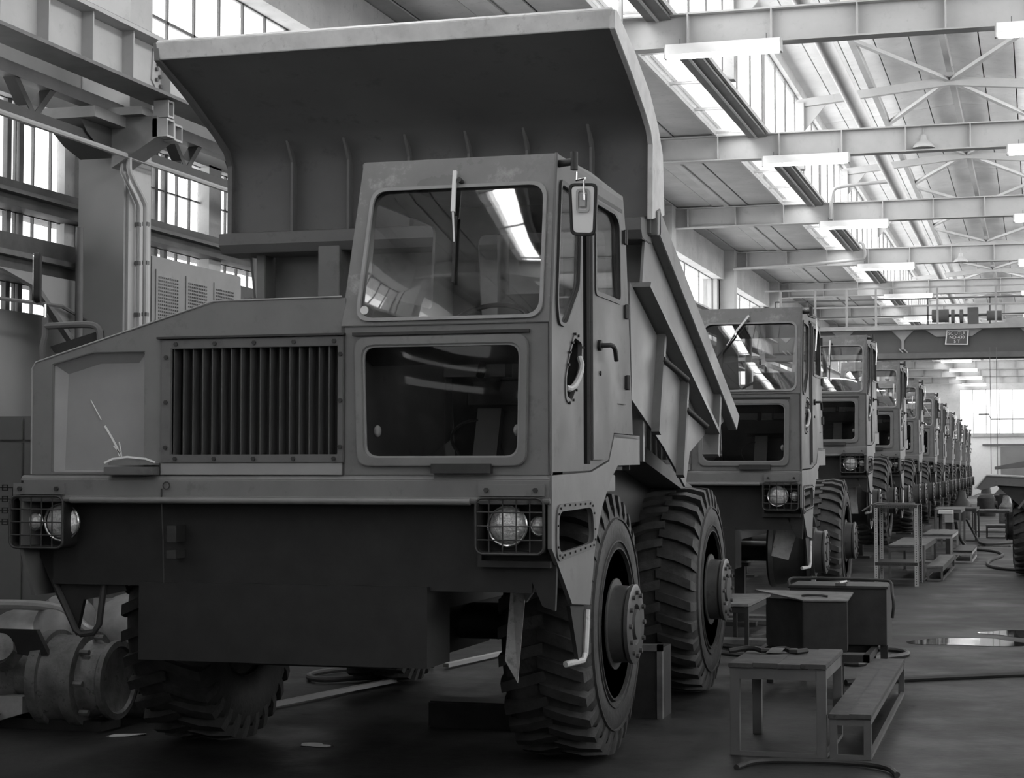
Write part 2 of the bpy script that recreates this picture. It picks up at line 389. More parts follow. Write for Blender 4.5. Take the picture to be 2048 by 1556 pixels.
for i, y in enumerate(RAF):
    r = sempty('roof_rafter', 'gabled steel monitor rafter between roof beams, %s from the camera' % ['','','','','','nearest','second','third','fourth','fifth','sixth','seventh','eighth','ninth','tenth','eleventh','twelfth'][i] if i > 4 else 'gabled monitor rafter behind the camera, number %d' % (i+1), 'rafter')
    if i <= 4: r['group'] = 'rafters behind the camera'
    MB().poly([(-4.05, 8.02), (-1.4, 8.27), (1.25, 8.02), (1.25, 8.16), (-1.4, 8.42), (-4.05, 8.16)], 'y', y-.06, y+.06).build('chord', 'steel', r)
    for x in (-4.0, 1.2):
        MB().box(x-.07, x+.07, y-.1, y+.1, 6.9, 8.1).build('post', 'conc', r)
    MB().poly([(-3.93, 8.02), (-3.93, 7.6), (-3.55, 8.05)], 'y', y-.02, y+.02).build('gusset', 'steel', r)
    for dx in (-1.35, 1.35):
        for dy in (-3.6, 3.6):
            MB().bar((-1.4, y, 8.36), (-1.4+dx, y+dy, 8.33), .09, .06).build('brace', 'steel', r)
    MB().box(-1.46, -1.34, y-.05, y+.05, 8.3, 8.6).build('king_post', 'steel', r)
# glazing: skylight strips and clerestory panes, bay by bay
def glazed(n_bay):
    a = BEAMS[n_bay]+.1; b = BEAMS[n_bay+1]-.1; y = a
    WN[0] += 1
    r = sempty('window_%d' % WN[0], 'horizontal skylight strip beside the monitor, bay %d' % n_bay, 'skylight'); mb = MB()
    for i in range(5): yy = a+(b-a)*i/4; mb.box(-4.83, -4.34, yy-.015, yy+.015, 6.88, 6.92)
    mb.build('glazing_bar', 'steel', r, smooth=0)
    g = None; dy = (b-a)/4
    for i in range(4):
        if g is None: g = MB().box(-4.83, -4.34, .02, dy-.02, 6.895, 6.90).build('pane', 'pane', r, smooth=0); g.location = (0, a, 0)
        else: copy_obj(g, r, (0, a+i*dy, 0))
    window('upright clerestory window of the monitor on the left, bay %d' % n_bay, -4.1, a, b, 6.93, 8.25, 6, 1, t=.014)
    window('upright clerestory window of the monitor on the right, bay %d' % n_bay, 1.28, a, b, 6.93, 8.25, 6, 1, t=.014)
for i in range(len(BEAMS)-1): glazed(i)

# --- I-beams across the hall, with stiffeners
def ibeam(p0, p1, z0, z1, wf, tw=.02, tf=.02, ax='x', y=0):
    mb = MB(); a, b = p0, p1
    B = (lambda u0, u1, v0, v1, zz0, zz1: mb.box(u0, u1, y+v0, y+v1, zz0, zz1)) if ax == 'x' else (lambda u0, u1, v0, v1, zz0, zz1: mb.box(y+v0, y+v1, u0, u1, zz0, zz1))
    B(a, b, -wf/2, wf/2, z0, z0+tf); B(a, b, -wf/2, wf/2, z1-tf, z1); B(a, b, -tw/2, tw/2, z0+tf, z1-tf)
    return mb
ORD = ['','','','','','nearest','second','third','fourth','fifth','sixth','seventh','eighth','ninth','tenth','eleventh','twelfth']
st = MB().box(-.008, .008, -.11, .11, 6.47, 6.83)
stm = None
for i, y in enumerate(BEAMS):
    if i < 3: lab = 'steel roof beam behind the camera'
    elif i < 5: lab = 'steel roof beam overhead, out of the frame' 
    else: lab = 'steel roof beam across the hall, %s of those in view' % ORD[i]
    o = struct('roof_beam', ibeam(-7.15, 9, 6.45, 6.85, .22, y=y), 'steel', lab, 'beam')
    if i < 5: o['group'] = 'beams outside the frame'
    for j in range(17):
        x = -6.75+j*.97
        if x > 1.5 and i > 0 and j % 1 == 0 and y > 60: continue
        if stm is None: stm = st.build('stiffener', 'steel', o, smooth=0); stm.location = (x, y, 0)
        else: copy_obj(stm, o, (x, y, 0))
# --- columns along the left wall
for i, b in enumerate(BEAMS):
    y = b-.25
    lab = {4: 'grey box column carrying the crane girder, nearest one', 8: 'pale column above the second truck cab', 9: 'pale column farther along the left wall'}.get(i, 'left wall column %d along the hall' % (i+1))
    r = sempty('column', lab, 'column')
    if i == 4:
        MB().box(-7.10, -6.71, y-.2, y-.17, 0, 4.08).build('face_plate', 'wall', r)
        MB().box(-7.10, -6.69, y-.16, y+.2, 0, 6.87).build('shaft', 'steel', r)
    else: MB().box(-7.35, -7.0, y-.2, y+.2, 0, 6.87).build('shaft', 'steel', r)

# --- crane runway girder, rail, brackets and lattice
g = thing('crane_girder', 'long riveted runway girder along the left wall', 'girder', kind='structure')
GX = -6.35; GY1 = 108
MB().box(GX-.01, GX+.01, Y0, GY1, 4.37, 4.73).build('web', 'steel', g)
MB().box(GX-.14, GX+.14, Y0, GY1, 4.345, 4.37).build('bottom_flange', 'steeldark', g)
MB().box(GX-.14, GX+.14, Y0, GY1, 4.73, 4.76).build('top_flange', 'steel', g)
MB().box(GX-.03, GX+.03, Y0, GY1, 4.76, 4.82).build('rail', 'steeldark', g)
stf = MB().box(GX+.01, GX+.10, -.008, .008, 4.37, 4.73).build('stiffener', 'steel', g, smooth=0); stf.location = (0, 8.73, 0)
for k in range(1, 24): copy_obj(stf, g, (0, 8.73+k*.58, 0))
MB().plate([(12.08, 4.71), (12.9, 4.71), (12.9, 4.39), (12.16, 4.39), (12.06, 4.47)], [], 'x', GX+.01, GX+.022).build('splice_plate', 'steel', g)
bolt = MB().cyl((GX+.02, 0, 0), (GX+.042, 0, 0), .016, n=6).build('bolt', 'steeldark', g); bolt.location = (0, 12.16, 4.68)
for yy, zz in ((11.78,4.67),(11.68,4.60),(11.77,4.60),(11.66,4.56),(11.80,4.55),(11.71,4.51),(11.80,4.50),(11.66,4.48),(11.82,4.46),(11.72,4.44),(11.80,4.42)): copy_obj(bolt, g, (0, yy+.46, zz))
sb = thing('lattice_beam', 'dark lattice bracing beam under the runway girder', 'beam', kind='structure')
LX = -6.8
MB().box(LX-.05, LX+.06, Y0, 108, 4.27, 4.36).build('top_chord', 'steeldark', sb)
MB().box(LX-.05, LX+.06, Y0, 108, 4.00, 4.07).build('bottom_chord', 'braceblack', sb)
lx = None
for k in range(30):
    yb = 8.78+1.18*k
    if lx is None:
        lx = MB().bar((LX, -.28, 4.31), (LX, 0, 4.04), .09, .05).build('diagonal', 'braceblack', sb, smooth=0); lx.location = (0, yb, 0)
        lx2 = MB().bar((LX, .28, 4.31), (LX, 0, 4.04), .09, .05).build('diagonal', 'braceblack', sb, smooth=0); lx2.location = (0, yb, 0)
        lx3 = MB().box(LX-.02, LX+.04, -.1, .1, 3.98, 4.12).build('gusset', 'steeldark', sb, smooth=0); lx3.location = (0, yb, 0)
    else: copy_obj(lx, sb, (0, yb, 0)); copy_obj(lx2, sb, (0, yb, 0)); copy_obj(lx3, sb, (0, yb, 0))
for k, b in enumerate(BEAMS):
    if b < 4 or b > 60: continue
    y = b-.50
    r = thing('girder_bracket', 'box bracket arm carrying the runway girder %s' % ('on the nearest column' if k == 4 else 'on column %d' % (k+1)), 'bracket', kind='structure')
    MB().poly([(-6.72, 3.84), (-6.34, 4.06), (-6.34, 4.22), (-6.72, 4.22)], 'y', y-.13, y+.13).build('arm', 'bracket', r)
    mb = MB()
    for a0, a1, c0, c1 in ((y-.13, y, 4.06, 4.20), (y, y+.13, 4.05, 4.18), (y-.11, y-.01, 4.21, 4.34)):
        mb.plate([(a0, c0), (a1, c0), (a1, c1), (a0, c1)], [[(a0+.015, c0+.015), (a1-.015, c0+.015), (a1-.015, c1-.015), (a0+.015, c1-.015)]], 'x', -6.38, -6.26)
    mb.build('tube_ends', 'steel', r, smooth=0)
    MB().box(-6.7, -6.42, y-.22, y+.2, 4.22, 4.28).build('saddle', 'bracket', r)
    MB().box(-7.05, -6.6, y-.6, y-.1, 4.14, 4.22).build('gusset', 'bracket', r)
    MB().poly([(y-.6, 4.14), (y-.1, 4.14), (y-.1, 3.92), (y-.35, 3.98), (y-.5, 4.05)], 'x', -7.0, -6.72).build('gusset', 'braceblack', r)

# --- pipes on the left wall
tag(MB().cyl((-6.6, Y0, 3.93), (-6.6, 60, 3.93), .022, n=8).build('conduit', 'steel'), 'long thin horizontal conduit crossing in front of the column', 'pipe')
def vp(x, r, lab):
    y = 12.22
    p = thing('drop_pipe', lab, 'pipe')
    MB().tube([(x, y, 4.27), (x, y, 3.86), (x, y+.02, 3.80), (x+.0, y+.26, 3.62), (x, y+.28, 3.56), (x, y+.28, 0)], r, 8, 1).build('pipe_run', 'steel', p)
    for z in (3.45, 3.15, 2.75, 2.55):
        MB().box(x-.02, x+r, y+.26, y+.30, z-.015, z+.015).build('clip', 'steeldark', p)
vp(-6.60, .022, 'thicker grey drop pipe bending down the near column'); vp(-6.665, .014, 'thin drop conduit beside the thicker pipe')
# --- curved gusset plate and jib braces under the window ledge, far left
j = thing('wall_jib', 'curved grey gusset bracket with struts under the window ledge', 'bracket')
MB().poly([(11.0, 3.0), (11.27, 2.99), (11.67, 2.91), (11.85, 2.80), (12.2, 2.62), (12.3, 2.50), (12.31, 3.0)], 'x', -7.12, -7.08).build('gusset_plate', 'wall', j)
MB().bar((-7.05, 11.7, 2.86), (-7.05, 12.33, 2.42), .05, .04).build('strut', 'steeldark', j)
MB().tube([(-7.03, 11.0, 2.76), (-7.03, 12.0, 2.78), (-7.03, 12.4, 2.70)], .015, 6).build('tie_rod', 'steeldark', j)
MB().cyl((-7.0, 12.2, 0), (-7.0, 12.2, 3.4), .03).build('post', 'steeldark', j)

# --- perforated cabinet behind the hood
pc = thing('vented_cabinet', 'tall pale cabinet with three perforated panels behind the hood', 'cabinet', (-6.9, 13.17, 0))
MB().box(-.45, 0, 0, 1.72, 0, 3.3).build('body', 'cabinet', pc, bev=.01)
hole = [];
for k in range(3):
    y0 = .09+k*.54
    MB().box(.0, .008, y0-.02, y0+.40, .5, 3.19).build('panel_frame', 'light', pc)
    mb = MB()
    for a in range(11):
        for b in range(34):
            mb.box(.008, .016, y0+.02+a*.033, y0+.037+a*.033, 2.2+b*.028, 2.213+b*.028)
    o = mb.build('perforation', 'steeldark', pc, smooth=0); o['kind'] = 'stuff'
# --- switch cabinets at the far left
sw = thing('switch_cabinet', 'grey switchgear cabinet with drawer fronts and wiring diagram at far left', 'cabinet', (-6.85, 10.9, 0))
MB().box(-.5, 1.4, .02, .6, 0, 1.92).build('body', 'cabinet', sw, bev=.01)
for x0, x1 in ((-.46, .17), (.185, .75), (.765, 1.38)):
    dr = MB().box(x0, x1, 0, .02, 1.755, 1.91).build('drawer', 'cabinet', sw, bev=.004)
    dd = MB().box(x0, x1, 0, .02, .06, 1.74).build('door', 'cabinet', sw, bev=.004)
def text(s, size, loc, rot, m, parent, name='lettering', ext=.001, sx=1):
    c = bpy.data.curves.new(name, 'FONT'); c.body = s; c.size = size; c.extrude = ext; c.align_x = 'CENTER'; c.align_y = 'CENTER'
    c.materials.append(M[m]); o = bpy.data.objects.new(name, c); C.objects.link(o); o.location = loc; o.rotation_euler = rot; o.scale = (sx, 1, 1)
    o.parent = parent
    me = bpy.data.meshes.new_from_object(o); me.materials.clear(); me.materials.append(M[m]); r = bpy.data.objects.new(name, me); C.objects.link(r)
    r.location = loc; r.rotation_euler = rot; r.scale = (sx, 1, 1); r.parent = parent; bpy.data.objects.remove(o); return r
text('L', .05, (.245, -.001, 1.81), (PI/2, 0, 0), 'dark', sw)
mb = MB()
for k in range(4):
    z = 1.43-k*.078; mb.box(.02, .028, -.003, 0, z-.02, z+.02).box(.06, .068, -.003, 0, z-.02, z+.02).box(.0, .10, -.003, 0, z-.003, z+.003).box(.02, .068, -.003, 0, z+.015, z+.02).box(.02, .068, -.003, 0, z-.02, z-.015)
mb.box(.10, .105, -.003, 0, 1.19, 1.435)
mb.build('wiring_diagram', 'dark', sw, smooth=0)

# --- duct pipe under the monitor and a bent conduit
tag(MB().cyl((-2.66, Y0, 7.22), (-2.66, Y1, 7.22), .115, n=14).build('roof_duct', 'steel'), 'long round grey duct running under the monitor roof', 'duct')
tag(MB().tube([(-4.6, 20.2, 7.2), (-4.6, 20.2, 6.75), (-4.62, 20.2, 6.6), (-4.75, 20.2, 6.55), (-5.6, 20.2, 6.52)], .045, 8, 2).build('bent_conduit', 'steel'), 'bent grey conduit at the upper right corner of the dumper bed', 'pipe')
tag(MB().tube([(-2.7, 35.7, 7.2), (-3.7, 35.7, 7.15), (-3.85, 35.7, 7.05), (-3.87, 35.7, 6.5)], .035, 8, 2).build('bent_conduit', 'steel'), 'thin bent conduit beside the third roof beam', 'pipe')
tag(MB().tube([(-4.0, 43.0, 6.95), (-3.9, 43.0, 6.9), (-3.85, 43.0, 6.62), (-3.95, 43.0, 6.5), (-7.0, 43.0, 6.4)], .035, 8, 2).build('bent_conduit', 'steel'), 'long thin conduit running left under the fourth roof beam', 'pipe')

# --- fluorescent fittings under the beams
def fitting(x, y, z, lab, grp, hood=True, L=.66):
    f = thing('fluorescent_fitting', lab, 'lamp', (x, y, z), grp)
    MB().poly([(-.11, .0), (-.05, .13), (.05, .13), (.11, 0), (.10, 0), (.045, .12), (-.045, .12), (-.10, 0)], 'x', -L, L).build('reflector', 'white', f)
    MB().box(-L-.02, -L, -.05, .05, -.03, .12).build('end_cap', 'steel', f); MB().box(L, L+.02, -.05, .05, -.03, .12).build('end_cap', 'steel', f)
    for dy in (-.045, .045):
        MB().cyl((-L+.02, dy, -.01), (L-.02, dy, -.01), .02, n=8).build('tube', 'tube', f)
    for dx in (-.5, .5): MB().cyl((dx, 0, .12), (dx, 0, .2), .006, n=5).build('hanger', 'steeldark', f)
    return f
f0 = None; W = ['first','second','third','fourth','fifth','sixth','seventh','eighth','ninth','tenth','eleventh','twelfth']
n = 0
for i, y in enumerate(BEAMS):
    if y < 12: continue
    for q, x in enumerate((-3.42, .28)):
        ww = ('overhead out of frame' if i == 4 else 'under the %s roof beam' % W[i-5])
        lab = 'glowing fluorescent fitting %s, %s' % (ww, 'beside the clerestory' if q == 0 else 'at the right edge of the picture')
        if f0 is None: f0 = fitting(x, y-.14, 6.34, lab, 'fluorescent fittings under the beams')
        else:
            c = copy_tree(f0); c.location = (x, y-.14, 6.34); c['label'] = lab
# bell lamps
def bell(x, y, z, lab):
    b = thing('bell_lamp', lab, 'lamp', (x, y, z), 'bell shaped pendant lamps')
    MB().lathe([(.0, .17), (.03, .165), (.07, .13), (.11, .07), (.14, .05), (.20, .045), (.22, .02)], (0, 0, 0), (0, 0, 1), 16).build('shade', 'steel', b)
    MB().ball((0, 0, .04), .05).build('bulb', 'white', b)
    MB().cyl((0, 0, .2), (0, 0, .34), .008, n=6).build('rod', 'steel', b); return b
bell(-1.63, 28.2-.02, 6.50, 'bell shaped pendant lamp under the second roof beam')
bell(-1.68, 43.3, 6.42, 'bell shaped pendant lamp under the fourth roof beam')

# --- travelling crane bridge
cb = thing('crane_bridge', 'travelling crane bridge spanning the hall behind the trucks', 'crane', (0, 45, 0))
MB().box(-6.5, 9, -.02, .02, 4.40, 4.97).build('girder_web', 'crane', cb)
MB().box(-6.5, 9, -.22, .22, 4.27, 4.40).build('bottom_flange', 'steeldark', cb)
MB().box(-6.5, 9, -.3, .22, 4.97, 5.07).build('walkway_deck', 'cranelight', cb)
MB().box(-6.4, 9, .7, 1.0, 4.3, 4.97).build('rear_girder', 'crane', cb)
for x in (-6.0, -4.6, -3.15, -.1, 1.4):
    MB().poly([(x-.27, 4.97), (x+.27, 4.97), (x+.06, 4.76), (x+.03, 4.70), (x+.03, 4.5), (x-.03, 4.5), (x-.03, 4.70), (x-.06, 4.76)] if x in (-3.15, -.1, 1.4) else [(x-.27, 4.97), (x+.27, 4.97), (x, 4.72)], 'y', -.06, -.02).build('gusset', 'cranelight', cb)
    for dx in (-.09, .02): MB().bar((x+dx, -.04, 4.52), (x+dx+.10, -.04, 4.42), .05, .03).build('foot', 'cranelight', cb)
MB().poly([(-2.6, 4.97), (-1.25, 4.97), (-1.5, 4.80), (-2.35, 4.80)], 'y', -.08, -.02).build('gusset', 'cranelight', cb)
for k, x in enumerate([-6.1, -5.25, -4.48, -3.77, -2.3, -.93, .5, 1.9]):
    MB().box(x-.025, x+.025, -.28, -.23, 5.07, 6.02).build('rail_post', 'cranelight', cb)
for z in (5.55, 6.0): MB().box(-6.5, 9, -.275, -.245, z-.02, z+.02).build('hand_rail', 'cranelight', cb)
for k, x in enumerate([-6.4, -5.6, -4.6, -2.6, -1.1, .4]):
    MB().box(x-.02, x+.02, .98, 1.02, 5.0, 5.85).build('rail_post', 'crane', cb)
MB().box(-6.4, 9, .98, 1.02, 5.4, 5.43).box(-6.4, 9, .98, 1.02, 5.82, 5.86).build('hand_rail', 'crane', cb)
MB().cyl((-2.45, .1, 5.32), (-2.05, .1, 5.32), .16).build('motor', 'crane', cb)
for x in (-1.95, -1.75): MB().cyl((x-.04, .1, 5.3), (x+.04, .1, 5.3), .17, n=16).build('brake_drum', 'crane', cb)
MB().box(-1.6, -1.35, -.05, .35, 5.07, 5.5).build('gearbox', 'crane', cb)
MB().box(-.7, .3, -.05, .35, 5.07, 5.22).build('trolley_frame', 'cranelight', cb)
MB().cyl((-1.15, .1, 5.3), (-.8, .1, 5.3), .12).build('motor', 'crane', cb)
MB().box(.35, 1.2, -.1, .4, 5.07, 5.55).build('control_box', 'cranelight', cb)
MB().cyl((-2.1, .1, 5.32), (-1.0, .1, 5.32), .03).build('shaft', 'steeldark', cb)
MB().poly([(-2.14, 4.60), (-1.60, 4.585), (-1.57, 4.94), (-2.10, 4.95)], 'y', -.12, -.10).build('sign_border', 'white', cb)
sg = MB().poly([(-2.105, 4.625), (-1.63, 4.61), (-1.605, 4.915), (-2.075, 4.925)], 'y', -.125, -.12).build('sign_plate', 'crane', cb); sg['label'] = 'load plate with painted lettering'
for s_, z, sz in (('SC UTLR', 4.865, .105), ('NO-430', 4.77, .105), ('5 T', 4.67, .11)): text(s_, sz, (-1.855, -.127, z), (PI/2, 0, 0), 'white', sg)
for x in (-1.08, -.93):
    MB().cyl((x, -.35, 4.5), (x, -.35, 1.2), .008, n=5).build('hoist_cable', 'steeldark', cb)
MB().box(-.2, .25, .2, .6, 3.55, 3.95).build('hook_block', 'dark', cb)
for x in (-.1, .15): MB().cyl((x, .4, 3.9), (x, .4, 5.2), .012, n=5).build('hoist_cable', 'steeldark', cb)
MB().tube([(.02, .4, 3.57), (.02, .4, 3.4), (.12, .4, 3.3), (.12, .4, 3.22), (.02, .4, 3.16), (-.08, .4, 3.2)], .03, 8, 1).build('hook', 'dark', cb)
# ================================================================ THE TRUCKS  (local frame: x right, y back, z up, origin under the front face)
def warp_front(x, y, z):                            # the upper cab face leans back and its left edge tapers
    if z > 2.23:
        y += (z-2.23)/.8*.115; 
        if x < .9: x += (z-2.23)/.8*.07*(.9-x)/.56
    return (x, y, z)
def warp_rear(x, y, z):
    if z > 2.23 and x < .9: x += (z-2.23)/.8*.07*(.9-x)/.56
    return (x, y, z)
def P(nm, mb, m, par, **k): return mb.build(nm, m, par, **k)

def wheel(root, side, y, tyre=True, out=1.28, z=.72, R=.715, big=1.0):
    s = 1 if side > 0 else -1; x = s*out; W = .42; d = (s, 0, 0)
    o = (x - s*W, y, z)                             # lathe starts at the inner face and runs outward
    rim = MB().lathe([(.05, .10), (.06, .34), (.02, .36), (.0, .345), (.12, .325), (.30, .30), (W-.10, .30), (W-.02, .335), (W, .345), (W+.005, .36), (W-.03, .365), (W-.03, .30), (.2, .29), (.19, .10)], o, d, 28)
    w_ = P('wheel', rim, 'rim', root)
    hub = MB().lathe([(.1, .14), (.12, .23), (W-.10, .235), (W-.02, .225), (W, .225), (W+.0, .245), (W+.03, .245), (W+.03, .21), (W+.10, .205), (W+.115, .19), (W+.115, .215), (W+.135, .215), (W+.14, .2), (W+.14, .11), (W+.12, .10), (W+.12, .085), (W+.15, .08), (W+.15, .0)], o, d, 28)
    for k in range(12):
        t = 2*PI*k/12; c = Vector((x+s*.135, y+math.cos(t)*.17, z+math.sin(t)*.17)); hub.cyl(c, c+Vector((s*.02, 0, 0)), .014, n=6)
    P('hub', hub, 'hub', w_)
    if tyre:
        pr = [(.03, .335), (.0, .36), (-.035, .45), (-.04, .54), (-.015, .62), (.03, .665), (.08, .675), (W-.08, .675), (W-.03, .665), (W+.015, .62), (W+.04, .54), (W+.035, .45), (W, .36), (W-.03, .335)]
        t_ = MB().lathe([(a, r*R/.715) for a, r in pr], o, d, 48)
        for rr_ in (.40, .44, .56): t_.lathe([(W+.022, rr_), (W+.042, rr_+.004), (W+.042, rr_+.012), (W+.022, rr_+.018)], o, d, 40)
        n = 30
        for k in range(n):                          # chevron lugs wrapping onto the shoulder
            for h in (0, 1):
                t0 = 2*PI*(k+.5*h)/n; seg = []
                a0, a1 = (W/2-.015, W+.03) if h == 0 else (W/2+.015, -.03)
                for q, (aa, rad, dt) in enumerate(((a0, .70, 0), ((a0+a1)/2, .715, .05), (a1*.93 + a0*.07, .70, .11), (a1, .62, .13))):
                    for e in (-1, 1):
                        tt = t0+dt+e*.042
                        for rr_ in (rad*R/.715, (rad-.06)*R/.715): seg.append((o[0]+s*aa, y+math.cos(tt)*rr_, z+math.sin(tt)*rr_))
                fs = []
                for q in range(3):
                    b = q*4; fs += [(b, b+4, b+6, b+2), (b, b+1, b+5, b+4), (b+2, b+6, b+7, b+3), (b+1, b+3, b+7, b+5)]
                fs += [(0, 2, 3, 1), (12, 13, 15, 14)]
                t_.add(seg, fs)
        P('tyre', t_, 'rubber', w_)
    return w_

def headlamp(root, cx, cz, left=False):
    s = -1 if left else 1
    x0, x1 = (-1.41, -1.115) if left else (1.02, 1.345)
    bx = P('headlamp_box', MB().plate(rr(x0, x1, 1.165, 1.42, .03), [rr(x0+.01, x1-.01, 1.175, 1.41, .025)], 'y', -.03, .16).box(x0+.01, x1-.01, .14, .16, 1.175, 1.41), 'black', root)
    lx = -1.175 if left else 1.145; sx = -1.325 if left else 1.302
    for nm, x, r in (('headlamp', lx, .094), ('side_lamp', sx, .042)):
        lens = MB().lathe([(-.01, r*.98), (.0, r*.97), (.022, r*.8), (.034, r*.45), (.038, 0.0001)], (x, .06, 1.292), (0, -1, 0), 24)
        h = P(nm, lens, 'lamp', bx)
        P('bezel', MB().tube([(x+r*math.cos(2*PI*k/20), .05, 1.292+r*math.sin(2*PI*k/20)) for k in range(20)], .007, 6, closed=True), 'chrome', bx)
    gd = MB(); pts = [(p[0], -.045, p[1]) for p in rr(x0, x1, 1.165, 1.42, .035)]
    gd.tube(pts, .006, 6, closed=True)
    for k in range(1, 5): x = x0+(x1-x0)*k/5; gd.cyl((x, -.045, 1.165), (x, -.045, 1.42), .0035, n=5)
    for k in range(1, 4): z = 1.165+.255*k/4; gd.cyl((x0, -.045, z), (x1, -.045, z), .0035, n=5)
    P('wire_guard', gd, 'dark', bx)
    pl = P('mounting_plate', MB().box(x0+.01, x1+.0, -.035, -.02, 1.43, 1.485), 'paint', root)
    for x in (x0+.05, x1-.04): P('bolt', MB().cyl((x, -.035, 1.458), (x, -.048, 1.458), .012, n=6), 'dark', pl)

def make_truck():
    T = thing('dump_truck', 'x', 'truck')
    # --- chassis and black underbody
    ch = MB()
    for x in (-.45, .45): ch.box(x-.05, x+.05, .4, 5.5, .82, 1.14)
    for y in (.5, 2.4, 3.6, 5.4): ch.box(-.45, .45, y-.06, y+.06, .85, 1.1)
    P('chassis_frame', ch, 'black', T)
    P('front_apron', MB().box(-1.25, 1.25, .10, .16, .98, 1.41).box(-.75, .75, .06, .4, .62, 1.0), 'black', T)  # shade of the recess below the deck put into the black
    P('engine_sump', MB().poly([(-.4, .55), (.4, .55), (.5, .9), (.5, 1.4), (-.5, 1.4), (-.5, .9)], 'y', .6, 2.2), 'black', T)
    P('tow_pin', MB().box(-.57, -.52, -.0, .11, 1.20, 1.28).box(-.57, -.52, -.0, .11, 1.12, 1.16), 'dark', T)
    P('pin_chain', MB().tube([(-.585, -.03, 1.46), (-.59, -.02, 1.40), (-.59, .0, 1.20), (-.595, .02, 1.0)], .004, 5).tube([(-.56+.018*math.cos(k*PI/5), -.03, 1.475+.018*math.sin(k*PI/5)) for k in range(10)], .003, 5, closed=True), 'dark', T)
    for y in (1.58, 4.53): P('axle', MB().cyl((-1.1, y, .72), (1.1, y, .72), .10).ball((0, y, .72), .26), 'black', T)
    P('fuel_tank', MB().cyl((-.85, 2.3, 1.05), (-.85, 3.4, 1.05), .24), 'black', T)
    P('air_tank', MB().cyl((.75, 2.5, 1.12), (.75, 3.3, 1.12), .15), 'black', T)
    # --- deck band and fenders
    dk = P('front_deck', MB().poly([(-.02, 1.505), (-.02, 1.42), (-.035, 1.412), (-.03, 1.395), (.0, 1.39), (.06, 1.40), (.06, 1.44), (1.3, 1.44), (1.3, 1.525), (.0, 1.525)], 'x', -1.37, 1.37), 'paint', T, bev=.004)
    P('deck_lip', MB().cyl((-1.08, -.03, 1.403), (.99, -.03, 1.403), .016), 'paint', dk)
    P('left_fender', MB().poly([(-.02, 1.5), (1.2, 1.5), (1.0, 1.2), (.55, .92), (.1, .92), (-.02, 1.16)], 'x', -1.37, -1.35), 'paint', T)
    P('left_skirt', MB().poly([(-1.37, 1.40), (-1.37, 1.16), (-1.25, .91), (-1.14, .72), (-1.10, .90), (-.86, .95), (-1.02, 1.40)], 'y', .14, .17), 'black', T)
    P('step_loop', MB().tube([(-1.27, .14, 1.0), (-1.13, .12, .75), (-1.10, .12, .73), (-1.03, .12, .74), (-1.0, .12, .78), (-.985, .14, .98)], .017, 8), 'dark', T)
    P('inner_skirt', MB().poly([(1.37, 1.16), (1.37, 1.40), (1.25, 1.40), (1.22, 1.1), (1.3, .92), (1.36, .9)], 'y', .1, .13), 'black', T)
    fp = [(-.01, 1.525), (.75, 1.54), (1.14, 1.595), (1.27, 1.74), (1.89, 1.72), (1.885, 1.58), (1.34, 1.575), (1.17, 1.50), (.98, 1.36), (.83, 1.17), (.72, .885), (.36, .915), (.05, 1.15), (-.01, 1.19)]
    hole = rpoly([(.09, 1.36), (.75, 1.37), (.79, 1.19), (.09, 1.16)], .07)
    fd = P('fender', MB().plate(fp, [hole], 'x', 1.355, 1.375), 'light', T)
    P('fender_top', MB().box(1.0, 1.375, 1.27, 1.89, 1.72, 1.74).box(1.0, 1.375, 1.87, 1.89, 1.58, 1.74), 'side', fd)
    P('intake_rim', MB().plate(inset(hole, .035), [inset(hole, -.004)], 'x', 1.375, 1.383), 'side', fd)
    rv = MB()
    for i in range(0, len(hole), 2):
        p = inset(hole, .018)[i]; rv.cyl((1.383, p[0], p[1]), (1.389, p[0], p[1]), .006, n=6)
    for t in range(1, 7):
        rv.cyl((1.383, .09+.1*t, 1.385), (1.389, .09+.1*t, 1.385), .006, n=6).cyl((1.383, .09+.1*t, 1.15+.004*t), (1.389, .09+.1*t, 1.15+.004*t), .006, n=6)
    P('rivets', rv, 'dark', fd)['kind'] = 'stuff'
    P('tray', MB().box(1.0, 1.35, .05, .85, 1.10, 1.13).box(1.0, 1.02, .05, .85, 1.13, 1.4), 'dark', T)
    P('mudflap_bar', MB().poly([(.42, .90), (.70, .885), (.66, .62), (.60, .60)], 'x', 1.33, 1.35), 'black', T)
    P('step_rod', MB().tube([(1.36, .72, .86), (1.36, .68, .65), (1.36, .63, .62), (1.30, .52, .61)], .016, 8), 'sheet', T)
    # --- hood
    hp = [(-1.32, 1.525), (-1.32, 2.06), (-1.31, 2.085), (-.33, 2.365), (-.28, 2.37), (.36, 2.37), (.36, 1.525)]
    rec = [(-1.205, 1.54), (-1.205, 2.075), (-.985, 2.13), (-.70, 2.13), (-.70, 1.54)]
    gr = [(-.585, 1.60), (-.585, 2.165), (.34, 2.165), (.34, 1.60)]
    hd = P('hood', MB().plate(hp, [rec, gr], 'y', 0, .025), 'paint', T, bev=.004)
    P('hood_shell', MB().add([(-1.32, .02, 2.06), (-1.31, .02, 2.085), (-.33, .02, 2.365), (.36, .02, 2.37), (-1.32, 1.5, 2.06), (-1.31, 1.5, 2.085), (-.33, 1.5, 2.365), (.36, 1.5, 2.37), (-1.32, .02, 1.525), (-1.32, 1.5, 1.525), (.36, 1.5, 1.525)],
        [(8, 0, 4, 9), (0, 1, 5, 4), (1, 2, 6, 5), (2, 3, 7, 6), (9, 4, 5, 6, 7, 10)]), 'paint', hd)
